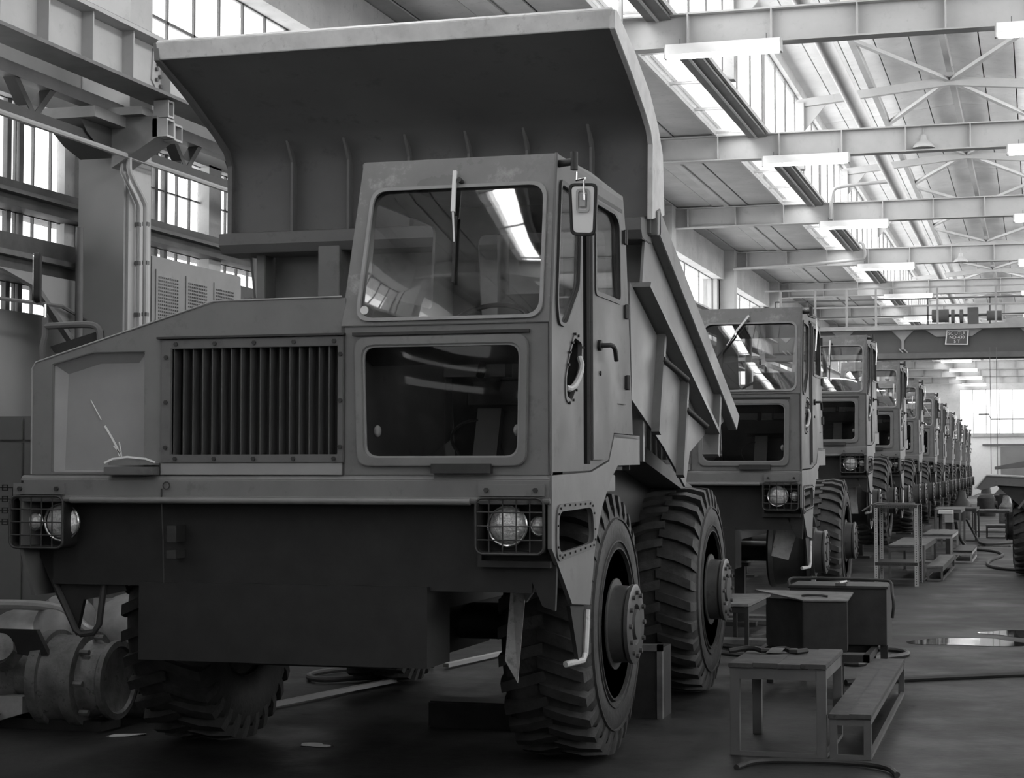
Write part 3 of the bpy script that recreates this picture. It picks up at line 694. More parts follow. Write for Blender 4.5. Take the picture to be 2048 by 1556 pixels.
    P('recess_panel', MB().add([(-1.205, .02, 1.54), (-1.205, .02, 2.075), (-.985, .02, 2.13), (-.70, .02, 2.13), (-.70, .02, 1.54),
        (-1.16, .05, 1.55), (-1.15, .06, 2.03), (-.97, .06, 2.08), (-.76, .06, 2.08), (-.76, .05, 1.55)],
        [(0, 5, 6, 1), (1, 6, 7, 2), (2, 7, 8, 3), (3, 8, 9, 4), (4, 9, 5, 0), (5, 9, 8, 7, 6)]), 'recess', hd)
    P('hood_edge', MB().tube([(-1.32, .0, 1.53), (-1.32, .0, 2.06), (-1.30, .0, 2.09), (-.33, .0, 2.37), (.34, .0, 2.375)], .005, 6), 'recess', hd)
    P('hinge_box', MB().box(-.88, -.61, -.07, .02, 1.526, 1.565), 'side', hd, bev=.004)
    P('hinge_lid', MB().poly([(-.865, 1.575), (-.865, 1.59), (-.78, 1.605), (-.68, 1.605), (-.61, 1.585), (-.61, 1.575)], 'y', -.05, .02), 'paint', hd)
    gf = P('grille_frame', MB().plate([(-.60, 1.585), (-.60, 2.185), (.355, 2.185), (.355, 1.585)], [[(-.545, 1.625), (-.545, 2.14), (.325, 2.14), (.325, 1.625)]], 'y', -.018, .0), 'side', T, bev=.003)
    P('grille_hood', MB().poly([(-.62, 2.19), (.36, 2.19), (.36, 2.20), (-.62, 2.20)], 'y', -.03, 0), 'dark', gf)
    bl = MB()
    for k in range(5):
        x = -.52+k*.207; bl.cyl((x, -.018, 2.163), (x, -.026, 2.163), .011, n=6).cyl((x, -.018, 1.605), (x, -.026, 1.605), .011, n=6)
    for z in (1.66, 1.88, 2.10): bl.cyl((-.572, -.018, z), (-.572, -.026, z), .011, n=6).cyl((.34, -.018, z), (.34, -.026, z), .011, n=6)
    P('bolts', bl, 'dark', gf)['kind'] = 'stuff'
    sl = None
    for k in range(17):
        x = -.54+k*.0508
        if sl is None:
            sl = P('slat', MB().poly([(0, 0), (.006, 0), (.013, .055), (.009, .055)], 'z', 1.615, 2.15), 'slat', gf, smooth=0); sl.location = (x, .0, 0)
        else: copy_obj(sl, gf, (x, 0, 0))
    P('radiator', MB().box(-.58, .34, .10, .2, 1.58, 2.18), 'black', T)
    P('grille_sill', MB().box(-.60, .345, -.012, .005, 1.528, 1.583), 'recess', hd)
    # --- cab shell
    cabL = .34
    up = [(cabL, 2.23), (cabL, 3.03), (1.37, 3.03), (1.37, 2.23)]
    ws = rpoly([(.42, 2.26), (.42, 2.89), (1.325, 2.89), (1.325, 2.26)], .075)
    cf = P('cab_front', MB().plate(up, [ws], 'y', -.012, .02).map(warp_front), 'cabpaint', T, bev=.004)
    P('screen_seal', MB().plate(inset(ws, .008), [inset(ws, -.008)], 'y', -.028, -.01).map(warp_front), 'seal', cf)
    # bulged windscreen
    def screen(x0, x1, z0, z1, y0, bulge, nx=14, nz=10, r=.06):
        mb = MB(); vs = []; fs = []
        for j in range(nz+1):
            for i in range(nx+1):
                u = i/nx*2-1; v = j/nz*2-1; vs.append((x0+(x1-x0)*i/nx, y0-bulge*(1-u*u)*(1-.5*v*v) - bulge*.4*(1-v*v), z0+(z1-z0)*j/nz))
        for j in range(nz):
            for i in range(nx): a = j*(nx+1)+i; fs.append((a, a+1, a+nx+2, a+nx+1))
        return mb.add(vs, fs)
    P('windscreen', screen(.425, 1.32, 2.265, 2.885, .0, .010).map(warp_front), 'glass', cf, smooth=180)
    P('inspection_sticker', MB().cyl((.462, -.020, 2.305), (.462, -.024, 2.305), .020, n=20), 'white', cf)
    lo = [(.34, 1.525), (.34, 2.23), (1.37, 2.23), (1.37, 1.525)]
    lw = rpoly([(.455, 1.60), (.44, 2.145), (1.235, 2.145), (1.225, 1.60)], .06)
    cl = P('cab_nose', MB().plate(lo, [lw], 'y', 0, .02), 'paint', T, bev=.003)
    P('nose_ledge_shade', MB().box(.40, 1.27, -.022, .0, 2.185, 2.20), 'dark', cl)  # dark strip paints the shadow under the upper cab face
    P('lower_window_frame', MB().plate(inset(lw, .032), [inset(lw, -.008)], 'y', -.022, .002), 'light', cl, bev=.004)
    P('lower_seal', MB().plate(inset(lw, -.004), [inset(lw, -.016)], 'y', -.012, .004), 'seal', cl)
    P('lower_glass', screen(.445, 1.23, 1.605, 2.14, .004, .004), 'glasslow', cl, smooth=180)
    P('lower_hinge', MB().box(.80, 1.09, -.04, 0, 1.535, 1.58), 'dark', cl)
    for x in (.50, 1.19): P('knob', MB().ball((x, .06, 1.735), .022, (.8, 1, 1.3)), 'white', cl); 
    # side with slot, windows and door
    side = [(0, 1.54), (0, 2.23), (.112, 3.03), (1.5, 3.03), (1.56, 2.86), (1.73, 1.745), (1.27, 1.745), (1.15, 1.605), (.75, 1.548)]
    qw = rpoly([(.16, 2.90), (.09, 2.34), (.12, 2.24), (.24, 2.235), (.50, 2.44), (.54, 2.88)], .04)
    slot = [(.615, 1.58), (.60, 2.92), (.735, 2.92), (.745, 1.58)]
    dw = rpoly([(.80, 2.44), (.80, 2.90), (1.24, 2.90), (1.33, 2.86), (1.36, 2.44)], .04)
    sc_o = rpoly([(.42, 2.20), (.575, 2.18), (.55, 2.02), (.36, 1.87), (.26, 1.89), (.25, 1.98), (.32, 2.10)], .03)
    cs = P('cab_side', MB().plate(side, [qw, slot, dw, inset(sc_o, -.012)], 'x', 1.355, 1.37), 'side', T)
    P('slot_recess', MB().box(1.27, 1.28, .60, .76, 1.57, 2.93).box(1.28, 1.355, .595, .602, 1.57, 2.93).box(1.28, 1.355, .745, .755, 1.57, 2.93), 'black', cs)
    P('quarter_seal', MB().plate(inset(qw, .018), [inset(qw, -.006)], 'x', 1.37, 1.382), 'rubberseal', cs)
    P('quarter_glass', MB().poly(inset(qw, .0), 'x', 1.362, 1.366), 'glass', cs)
    P('roof_rail', MB().box(1.365, 1.385, .62, 1.42, 2.925, 2.945), 'dark', cs)
    P('corner_bead', MB().tube([(1.37, -.004, 1.53), (1.37, -.008, 2.23), (1.37, .10, 3.03)], .008, 6), 'side', cs)
    dr_o = [(.755, 1.60), (.745, 2.94), (1.42, 2.94), (1.47, 2.44), (1.51, 1.90), (1.30, 1.90), (1.27, 1.80), (1.0, 1.60)]
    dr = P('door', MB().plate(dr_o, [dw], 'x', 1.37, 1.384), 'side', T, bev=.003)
    P('door_glass', MB().poly(inset(dw, 0), 'x', 1.366, 1.369), 'glass', dr)
    P('door_seal', MB().plate(inset(dw, .012), [inset(dw, -.012)], 'x', 1.384, 1.392), 'rubberseal', dr)
    P('door_handle', MB().tube([(1.385, .87, 2.18), (1.43, .88, 2.18), (1.44, .93, 2.185), (1.44, 1.0, 2.17), (1.44, 1.03, 2.11)], .012, 8, 1).cyl((1.384, .87, 2.18), (1.40, .87, 2.18), .028), 'black', dr)
    P('door_lock', MB().cyl((1.384, .90, 2.04), (1.392, .90, 2.04), .012), 'dark', dr)
    for y, z in ((1.45, 2.80), (1.48, 2.40), (1.50, 2.02)): P('hinge', MB().box(1.384, 1.40, y-.03, y+.03, z-.035, z+.035).cyl((1.396, y, z-.04), (1.396, y, z+.04), .012), 'dark', dr)
    s1 = P('air_scoop', MB().plate(inset(sc_o, .012), [inset(sc_o, -.012)], 'x', 1.37, 1.376), 'side', cs)
    P('scoop_hole', MB().poly(sc_o, 'x', 1.27, 1.28).plate(sc_o, [inset(sc_o, -.01)], 'x', 1.28, 1.354), 'black', s1)
    rv = MB()
    for (y_, z_) in ((.31,2.05),(.34,2.11),(.39,2.16),(.44,2.205),(.50,2.20),(.59,2.15),(.585,2.05),(.52,1.985),(.46,1.935),(.40,1.885),(.33,1.87)): rv.cyl((1.37, y_-.02, z_), (1.384, y_-.02, z_), .007, n=6)
    P('rivets', rv, 'dark', s1)['kind'] = 'stuff'
    P('scoop_lip', MB().tube([(1.365, .55, 2.10), (1.385, .53, 2.05), (1.385, .42, 1.97), (1.38, .33, 1.935), (1.365, .29, 1.94)], .015, 8, 1), 'sheet', s1)
    P('roof', MB().poly([(.105, 3.03), (.105, 3.0), (1.5, 3.0), (1.5, 3.03), (.8, 3.05)], 'x', .40, 1.37), 'paint', T, bev=.006)
    P('cab_left_side', MB().plate([(0, 1.54), (0, 2.23), (.112, 3.03), (1.5, 3.03), (1.73, 1.745), (1.15, 1.605)], [rpoly([(.3, 2.42), (.3, 2.86), (1.2, 2.86), (1.25, 2.42)], .05)], 'x', .335, .35).map(warp_rear), 'paint', T)
    P('cab_back', MB().plate([(.36, 1.55), (.36, 3.02), (1.36, 3.02), (1.36, 1.55)], [rpoly([(.55, 2.35), (.55, 2.85), (1.27, 2.85), (1.27, 2.35)], .05)], 'y', 1.46, 1.48).map(lambda x, y, z: (x, y+(3.03-z)*.15, z)), 'interior', T)
    P('cab_floor', MB().box(.36, 1.34, .03, 1.6, 1.55, 1.57), 'interior', T)
    ds = P('dashboard', MB().poly([(.08, 2.16), (.10, 2.24), (.34, 2.25), (.40, 2.14), (.3, 2.06)], 'x', .38, 1.34), 'interior', T)
    P('parcel_box', MB().box(.75, 1.06, .30, .42, 2.0, 2.12), 'paint', ds)
    P('steering_wheel', MB().tube([(.95+.19*math.cos(2*PI*k/24), .42+.15*math.sin(2*PI*k/24), 2.27+.10*math.sin(2*PI*k/24)) for k in range(24)], .013, 8, closed=True).cyl((.95, .42, 2.27), (.95, .25, 2.0), .02), 'black', ds)
    se = P('seat', MB().box(.72, 1.2, .75, 1.2, 1.85, 2.0), 'interior', T, bev=.03)
    P('seat_back', MB().box(.74, 1.18, 1.18, 1.3, 2.0, 2.5).rot((.9, 1.2, 2.0), 'X', -8), 'interior', se, bev=.03)
    P('seat_base', MB().box(.82, 1.1, .85, 1.15, 1.57, 1.85), 'dark', se)
    P('pedal_tray', MB().box(.88, 1.0, .35, .40, 1.57, 1.85).rot((.9, .4, 1.6), 'X', -20), 'side', T)
    P('cable_coil', MB().tube([(.78, .5, 1.6), (.72, .45, 1.72), (.84, .4, 1.8), (.94, .45, 1.78), (.98, .5, 1.66), (1.0, .5, 1.58)], .008, 6, 2), 'dark', T)
    # roof lamp bracket and mirror
    rb = P('roof_bracket', MB().cyl((1.37, .14, 2.985), (1.45, .10, 2.985), .018).cyl((1.455, .10, 2.945), (1.455, .10, 3.03), .018), 'dark', T)
    mr = P('mirror', MB().plate(rpoly([(1.435, 2.64), (1.425, 2.885), (1.565, 2.88), (1.555, 2.635)], .03), [rpoly([(1.449, 2.655), (1.44, 2.87), (1.55, 2.867), (1.542, 2.648)], .02)], 'y', .10, .125), 'black', T, bev=.004)
    P('mirror_back', MB().poly(rpoly([(1.447, 2.652), (1.438, 2.872), (1.553, 2.868), (1.544, 2.646)], .025), 'y', .103, .12), 'white', mr, bev=.003)
    P('mirror_clamp', MB().plate(rr(1.465, 1.528, 2.745, 2.855, .015), [rr(1.475, 1.518, 2.755, 2.845, .012)], 'y', .092, .103).box(1.483, 1.51, .085, .10, 2.77, 2.83), 'steel', mr)
    P('mirror_arm', MB().tube([(1.46, .12, 2.94), (1.46, .12, 2.90), (1.505, .11, 2.905), (1.505, .08, 2.88), (1.505, .08, 2.80)], .006, 6), 'chrome', mr)
    P('exhaust_cap', MB().cyl((.62, 1.75, 2.4), (.62, 1.75, 3.12), .035).cyl((.62, 1.75, 3.12), (.62, 1.75, 3.15), .045), 'dark', T)
    headlamp(T, 0, 0, True); headlamp(T, 0, 0, False)
    # folded sheet guard hanging under the right front corner
    ms = P('sheet_guard', MB().add([(1.0, .62, 1.03), (1.075, .60, .95), (1.03, .62, .50), (.965, .62, .61), (1.0, .63, 1.03), (1.075, .61, .95), (1.03, .63, .50), (.965, .63, .61)],
        [(0, 1, 2, 3), (7, 6, 5, 4), (0, 4, 5, 1), (1, 5, 6, 2), (2, 6, 7, 3), (3, 7, 4, 0)]), 'sheet', T, smooth=0)
    P('guard_fold', MB().add([(1.0, .60, 1.035), (1.14, .50, .955), (1.085, .57, .90), (1.06, .60, .975), (1.0, .64, 1.035), (1.14, .54, .955), (1.085, .61, .90), (1.06, .64, .975)],
        [(0, 1, 2, 3), (7, 6, 5, 4), (0, 4, 5, 1), (1, 5, 6, 2), (2, 6, 7, 3), (3, 7, 4, 0)]), 'sheet', ms, smooth=0)
    # left hood rail, mirror and flap
    hr = P('hood_rail', MB().tube([(-1.50, .4, 2.09), (-1.505, .4, 2.20), (-1.49, .4, 2.26), (-1.49, .4, 2.35)], .017, 8).tube([(-1.49, .4, 2.305), (-1.28, .4, 2.31), (-1.2, .4, 2.305), (-1.17, .4, 2.28), (-1.165, .4, 2.20)], .018, 8, 1), 'steeldark', T)
    P('hood_flap', MB().poly([(-1.47, 2.20), (-1.45, 2.17), (-1.38, 2.14), (-1.15, 2.19), (-1.17, 2.28)], 'y', .42, .44).box(-1.47, -1.16, .42, .6, 2.19, 2.195).map(lambda x, y, z: (x, y, z)), 'black', hr)
    P('mirror_stem', MB().tube([(-1.49, .4, 2.33), (-1.49, .4, 2.42), (-1.545, .4, 2.44), (-1.55, .4, 2.60)], .010, 6), 'chrome', hr)
    lm = MB().poly(rpoly([(-.065, -.13), (-.075, .13), (.075, .13), (.065, -.13)], .04), 'y', 0, .03).rot((0, 0, 0), 'Z', 116).map(lambda x, y, z: (x-1.52, y+.4, z+2.56))
    P('side_mirror', lm, 'black', hr, bev=.004)
    P('mirror_face', MB().poly(rpoly([(-.06, -.125), (-.07, .125), (.07, .125), (.06, -.125)], .04), 'y', .03, .036).rot((0, 0, 0), 'Z', 116).map(lambda x, y, z: (x-1.52, y+.4, z+2.56)), 'chrome', hr)
    return T

def wiper(T, ang):                                  # hangs from the top edge of the windscreen; parts of the cab front
    px, pz = .885, 2.955
    w_ = P('wiper', MB().bar((0, -.04, 0), (.0, -.045, -.20), .018, .016).bar((0, -.045, -.20), (.012, -.035, -.36), .008, .008), 'white', T)
    P('wiper_blade', MB().box(.006, .018, -.04, -.028, -.54, -.22), 'black', w_)
    P('wiper_pivot', MB().cyl((.025, .06, -.045), (.025, -.05, -.045), .012), 'dark', w_)
    w_.location = (px, .10, pz); w_.rotation_euler = (-math.radians(8), math.radians(ang), 0)
    return w_

T = make_truck(); T.location = (-3.51, 7.97, 0)
T['label'] = 'nearest heavy dump truck with long hood, tall cab and raised dumper bed'; T['category'] = 'truck'
GR = 'dump trucks in the assembly row'
T['group'] = GR
# trucks down the row: bare chassis with cab, no bed, no front tyres
row = [(-3.44, 16.5, .02, 'second dump truck in the row, bedless, partly behind the raised bed'),
       (-3.58, 24.6, .35, 'third dump truck in the row, raised on stands, above the perforated rack'),
       (-3.59, 30.8, .35, 'fourth dump truck in the row'), (-3.68, 37.2, .34, 'fifth dump truck in the row'),
       (-3.69, 43.1, .33, 'sixth dump truck in the row'), (-3.83, 50.0, .33, 'seventh dump truck in the row'),
       (-3.94, 57.6, .33, 'eighth dump truck in the row'), (-4.03, 65.6, .33, 'ninth dump truck in the row'),
       (-4.16, 74.2, .33, 'tenth dump truck in the row'), (-4.30, 82.4, .33, 'farthest dump truck, last in the row')]
WA = [0, 38, 2, -20, 0, 5, -30, 0, 12, 0]
protoW = wheel(T, 1, 4.53, True)
protoW2 = wheel(T, -1, 4.53, True)
stand = None
for i, (x, y, z, lab) in enumerate(row):
    c = copy_tree(T, None, skip=('sheet_guard', 'mirror') if i < 3 else ('mirror', 'sheet_guard', 'bolt', 'rivets', 'bolts', 'cable_coil', 'pedal_tray', 'step_rod', 'tow_hitch'))
    c.location = (x, y, z); c['label'] = lab; c['group'] = GR
    wiper(c, WA[i+1 if i+1 < len(WA) else 0])
    gp = [(1.08, 1.13), (1.25, 1.12), (1.28, 1.06), (1.16, .68), (1.0, .72)] if i != 1 else [(1.0, .95), (1.16, .96), (1.19, .60), (.99, .60)]
    if i >= 2: gp = [(p[0]-.02*(i % 3), p[1]+.03*(i % 2)) for p in gp]
    P('mirror_rod', MB().tube([(1.42, .12, 2.98), (1.43, .12, 2.94), (1.50, .11, 2.92), (1.505, .1, 2.80), (1.49, .1, 2.62)], .008, 6), 'chrome', c)
    if i < 6: P('sheet_guard', MB().poly(gp, 'y', .62, .64).rot((1.1, .63, 1.0), 'Z', (12, 0, 20, -18, 8, 0)[i]), 'sheet', c)
    if i == 0: W1 = wheel(c, 1, 1.58, False); W2 = wheel(c, -1, 1.58, False)
    else:
        for s_ in (W1, W2):
            n_ = copy_obj(s_, c); copy_obj(s_.children[0], n_)
    # axle stands carry the front axle
    for q, sx in enumerate((-.55, .55)):
        h = .60+z
        a = thing('axle_stand', 'black steel stand under the %s side of the %s truck front axle' % (('hood', 'cab')[q], ORD[i+6]), 'stand', (x+sx, y+1.58, 0), 'stands under the truck axles')
        P('post', MB().box(-.05, .05, -.05, .05, .04, h), 'dark', a); P('foot_plate', MB().box(-.18, .18, -.18, .18, 0, .04), 'dark', a); P('cradle', MB().box(-.1, .1, -.12, .12, h-.03, h+.0), 'dark', a)
        if z > .1 and q == 1:
            a = thing('axle_stand', 'black steel stand under the rear axle of the %s truck' % ORD[i+6], 'stand', (x, y+4.53, 0), 'stands under the truck axles')
            P('post', MB().box(-.08, .08, -.05, .05, .04, z+.46), 'dark', a); P('foot_plate', MB().box(-.3, .3, -.2, .2, 0, .04), 'dark', a); P('cradle', MB().box(-.15, .15, -.12, .12, z+.40, z+.46), 'dark', a)
# --- things only the nearest truck carries
wheel(T, 1, 1.58, True); wheel(T, -1, 1.58, True)
wiper(T, 0)
ck = MB()
def stroke(pts, w):
    for a, b in zip(pts[:-1], pts[1:]): ck.bar((a[0], -.003, a[1]), (b[0], -.003, b[1]), .004, w)
for q in T.children:
    if q.name.startswith('hood') and q.name.split('.')[0] == 'hood': HOOD = q
stroke([(-.885, 1.585), (-.84, 1.605), (-.76, 1.615), (-.66, 1.605), (-.61, 1.588)], .009)
P('chalk_arc', ck.map(lambda x, y, z: (x, y-.05, z)), 'chalk', HOOD)
ck = MB()
stroke([(-1.02, 1.90), (-.96, 1.80)], .004); stroke([(-.94, 1.77), (-.90, 1.71), (-.87, 1.66), (-.855, 1.62)], .009)
stroke([(-.89, 1.67), (-.86, 1.64), (-.845, 1.615)], .006); stroke([(-.86, 1.69), (-.85, 1.65), (-.845, 1.615)], .006)
P('chalk_arrow', ck.map(lambda x, y, z: (x, y+.052, z)), 'chalk', HOOD)

# dumper bed
bd = P('dumper_bed', MB().poly([(1.27, 3.90), (1.68, 3.765), (2.04, 3.61), (2.20, 3.53), (2.27, 3.42), (2.27, 2.93), (2.33, 2.93), (2.33, 3.43), (2.24, 3.58), (2.07, 3.67), (1.70, 3.83), (1.28, 3.96)], 'x', -1.29, 1.36), 'bed', T)
P('canopy_lip', MB().poly([(1.26, 3.895), (1.235, 3.99), (1.26, 4.01), (1.33, 3.96), (1.31, 3.90)], 'x', -1.30, 1.37), 'worn', bd, bev=.004)
sp = [(1.25, 3.89), (1.24, 3.99), (1.30, 4.0), (1.75, 3.88), (2.15, 3.73), (2.38, 3.58), (2.52, 3.43), (2.56, 3.07), (2.20, 3.0), (2.22, 3.44), (2.17, 3.51), (2.02, 3.59), (1.66, 3.74)]
P('side_flange', MB().poly(sp, 'x', 1.355, 1.385), 'worn', bd, bev=.003)
sp2 = [(1.25, 3.89), (1.24, 3.99), (1.30, 4.0), (1.75, 3.88), (2.15, 3.73), (2.32, 3.58), (2.40, 3.43), (2.40, 2.95), (2.23, 2.95), (2.23, 3.44), (2.17, 3.51), (2.02, 3.59), (1.66, 3.74)]
P('side_flange', MB().poly(sp2, 'x', -1.315, -1.285), 'bed', bd)
rb = None
for x in (-.87, -.50, -.11, .27, .63, 1.02):
    if rb is None: rb = P('rib', MB().poly([(2.27, 2.91), (2.20, 2.93), (2.20, 3.44), (2.12, 3.56), (2.27, 3.46)], 'x', -.008, .008), 'bed', bd, smooth=0); rb.location = (x, 0, 0)
    else: copy_obj(rb, bd, (x, 0, 0))
P('front_beam', MB().poly([(2.10, 2.93), (2.10, 3.0), (2.28, 3.03), (2.4, 3.03), (2.4, 2.88), (2.14, 2.88)], 'x', -1.31, 1.34), 'bed', bd, bev=.004)
P('front_lower_panel', MB().poly([(2.42, 2.9), (2.42, 1.6), (2.46, 1.6), (2.46, 2.9)], 'x', -1.13, 1.28), 'paint', bd)
P('corner_post', MB().box(-1.13, -1.07, 2.26, 2.42, 2.36, 2.9), 'light', bd, bev=.004)
P('corner_post', MB().box(-.66, -.52, 2.12, 2.42, 2.36, 2.93), 'paint', bd, bev=.004)
P('canopy_foot', MB().poly([(2.0, 2.385), (2.0, 2.44), (2.42, 2.50), (2.42, 2.385)], 'x', -1.22, -.62), 'bed', bd)
P('canopy_foot_lip', MB().box(-1.24, -.52, 1.45, 1.52, 2.372, 2.386), 'worn', bd)
# right side: sloping box rail, lower flange, panels and ribs (mirrored on the left, a little narrower)
for s, xs in ((1, lambda a: a), (-1, lambda a: .12-a)):
    def X(a): return xs(a)
    def pr(pts, a, b): return MB().poly(pts, 'x', X(a), X(b))
    y0_ = 0 if s > 0 else .25
    sr = P('side_rail', pr([(2.38, 3.08), (5.27, 1.95), (5.15, 1.84), (2.36, 2.93)], 1.33, 1.395), 'paint', bd, bev=.004)
    P('rail_end', pr([(2.30, 3.06), (2.40, 3.09), (2.40, 2.93), (2.30, 2.92)], 1.22, 1.395), 'paint', sr, bev=.004)
    P('rail_web', pr([(2.30, 3.05), (5.0, 2.0), (5.05, 1.92), (4.46, 1.80), (2.16+y0_, 2.60)], 1.315, 1.331), 'paint', sr)
    P('lower_flange', pr([(2.14+y0_, 2.63), (4.45, 1.83), (4.44, 1.80), (2.12+y0_, 2.60)], 1.26, 1.39), 'paint', sr)
    w_ = P('body_side', pr([(2.0+y0_, 2.62), (4.42, 1.82), (4.36, 1.79), (3.82, 1.67), (3.66, 1.44), (2.96, 1.69), (2.05+y0_, 1.95)], 1.28, 1.295), 'paint', bd, smooth=0)
    for a, b in (((2.80, 2.38), (2.60, 1.76)), ((3.54, 2.13), (3.36, 1.50))):
        P('side_rib', pr([(a[0]-.025, a[1]+.03), (a[0]+.025, a[1]+.01), (b[0]+.025, b[1]), (b[0]-.025, b[1]+.02)], 1.295, 1.345), 'light', w_, smooth=0)
    P('side_rib', pr([(4.54, 2.12), (4.60, 2.10), (4.48, 1.64), (4.42, 1.66)], 1.27, 1.38), 'light', w_)
    P('hook_pin', MB().cyl((X(1.34), 2.72, 2.22), (X(1.46), 2.88, 2.10), .018), 'dark', w_)
    P('hook_pin', MB().cyl((X(1.34), 3.48, 1.94), (X(1.45), 3.60, 1.83), .018), 'dark', w_)
P('bed_floor', MB().poly([(2.3, 1.9), (3.1, 1.62), (4.9, 1.35), (4.9, 1.42), (3.1, 1.72), (2.4, 2.0)], 'x', -1.05, 1.12), 'bed', bd)
P('subframe', MB().box(-.6, .9, 2.0, 4.8, 1.2, 1.55), 'black', bd)
# ================================================================ THINGS ON THE FLOOR
def worktable(name, lab, cat, loc, w, d, h, mtop, mleg, leg=.035, grp=None, rz=0, planks=3, apron=.05, low=True):
    t = thing(name, lab, cat, loc, grp); t.rotation_euler = (0, 0, math.radians(rz))
    pl = None
    for k in range(planks):
        pw = w/planks
        P('plank', MB().box(-w/2-.01+k*pw+.003, -w/2-.01+(k+1)*pw+.012, -.01, d+.01, h-.025+(k % 2)*.003, h+(k % 2)*.004), mtop, t, bev=.003)
    fr = MB().box(-w/2+.003, w/2-.003, .004, .02, h-.025-apron, h-.026).box(-w/2, w/2, d-.02, d, h-.025-apron, h-.026).box(w/2-.02, w/2-.003, .004, d, h-.025-apron, h-.026).box(-w/2+.003, -w/2+.02, .004, d, h-.025-apron, h-.026)
    P('frame', fr, mleg, t)
    for sx in (-1, 1):
        for yy in (0, d-leg):
            x = sx*w/2; P('leg', MB().box(min(x, x-sx*leg), max(x, x-sx*leg), yy, yy+leg, 0, h-.027), mleg, t, bev=.002)
    if low: P('floor_rail', MB().box(-w/2+leg, w/2-leg, 0, .02, .0, .025).box(w/2-.025, w/2, leg, d-leg, .0, .022), mleg, t)
    return t
worktable('work_table', 'low steel-legged work table with dirty plank top, nearest the camera', 'table', (-1.37, 9.82, 0), .52, .86, .50, 'wood', 'steeldark', .052, apron=.06, planks=4)
worktable('step_bench', 'long low step bench of pale worn planks beside the nearest work table', 'bench', (-.985, 9.84, 0), .22, 2.95, .24, 'wood', 'steeldark', .04, planks=2, apron=.035, rz=.6)
# big tool chests behind the table
cs_ = thing('tool_stand', 'dark low steel stand under the two tool chests', 'stand', (-1.5, 12.5, 0)); 
P('frame', MB().box(-.42, .38, 0, .04, .24, .29).box(-.42, .38, .7, .74, .24, .29).box(-.42, -.38, 0, .74, .24, .29).box(.34, .38, 0, .74, .24, .29), 'dark', cs_)
for x, y in ((-.40, 0), (.18, .0), (-.40, .7), (.34, .7)): P('leg', MB().box(x-.02, x+.025, y, y+.04, 0, .25), 'dark', cs_)
ch = thing('tool_chest', 'dark wooden tool chest with pale tilted lid on the stand', 'chest', (-1.43, 12.62, .295)); ch.rotation_euler = (0, 0, math.radians(6))
P('box', MB().add([(-.15,0,0),(.15,0,0),(.16,.42,0),(-.42,.42,0),(-.15,0,.34),(.15,0,.34),(.16,.42,.34),(-.42,.42,.34)], [(0,3,2,1),(4,5,6,7),(0,1,5,4),(1,2,6,5),(2,3,7,6),(3,0,4,7)]), 'dark', ch, bev=.004)
P('lid', MB().add([(-.15,-.01,.345),(.155,-.01,.345),(.20,.44,.375),(-.50,.44,.385),(-.15,-.01,.355),(.155,-.01,.355),(.20,.44,.385),(-.50,.44,.395)], [(0,3,2,1),(4,5,6,7),(0,1,5,4),(1,2,6,5),(2,3,7,6),(3,0,4,7)]), 'palewood', ch)
P('lid_handle', MB().tube([(-.16, .16, .372), (-.12, .15, .38), (-.03, .15, .378), (.02, .14, .372)], .009, 6), 'dark', ch)
c2 = thing('rail_box', 'shallow black box with tubular carrying rail behind the tool chest', 'box', (-1.38, 13.12, .60))
P('box', MB().box(-.36, .33, 0, .5, -.30, .10).box(-.36, .34, -.01, .5, .10, .12), 'dark', c2, bev=.004)
P('carrying_rail', MB().tube([(-.36, .0, .10), (-.37, .02, .155), (-.33, .05, .17), (.32, .05, .165), (.365, .03, .15), (.37, -.02, .08), (.385, -.03, .0), (.37, 0, -.1)], .011, 8, 1), 'dark', c2)
P('latch', MB().box(-.03, .05, -.02, .06, .12, .14).cyl((0, 0, .14), (.05, .02, .15), .012), 'chrome', c2)
P('leg', MB().box(.28, .33, .05, .10, -.6, -.30).box(-.33, -.28, .42, .47, -.6, -.3), 'dark', c2)
tag(MB().tube([(-1.72, 10.35, .51), (-1.6, 10.4, .53), (-1.5, 10.3, .515), (-1.42, 10.42, .53), (-1.35, 10.33, .515), (-1.28, 10.4, .52)], .016, 6, 1).build('rag', 'dark'), 'crumpled dark rag on the nearest work table', 'rag')
tag(MB().add([(-1.5, 10.28, .512), (-1.42, 10.3, .514), (-1.40, 10.36, .535), (-1.46, 10.40, .512), (-1.47, 10.33, .54)], [(0,1,4), (1,2,4), (2,3,4), (3,0,4), (0,3,2,1)]).build('paper_scrap', 'palewood'), 'crumpled paper scrap on the nearest work table', 'paper')
worktable('low_table', 'dark low table half hidden by the rear tyre of the nearest truck', 'table', (-2.55, 15.32, 0), .34, 1.3, .41, 'palewood', 'black', .035, planks=2, low=False)
for k, (x, y, lab) in enumerate(((-2.5, 18.2, 'pale plank on the floor under the second truck'), (-2.55, 18.75, 'farther pale plank under the second truck'), (-2.62, 16.1, 'short pale plank behind the low table'))):
    tag(MB().box(x-.55, x+.3, y-.12, y+.12, 0, .045).build('floor_plank', 'palewood', bev=.004), lab, 'plank')
# box between front and rear tyre of the near truck
tb = thing('support_box', 'dark open-sided support box between the two right tyres', 'box', (-2.42, 11.1, 0))
P('side', MB().box(-.2, .15, .02, .3, 0, .44), 'dark', tb); P('edge_strip', MB().box(.12, .155, 0, .03, 0, .46).box(-.2, .155, 0, .03, .42, .46), 'palewood', tb)
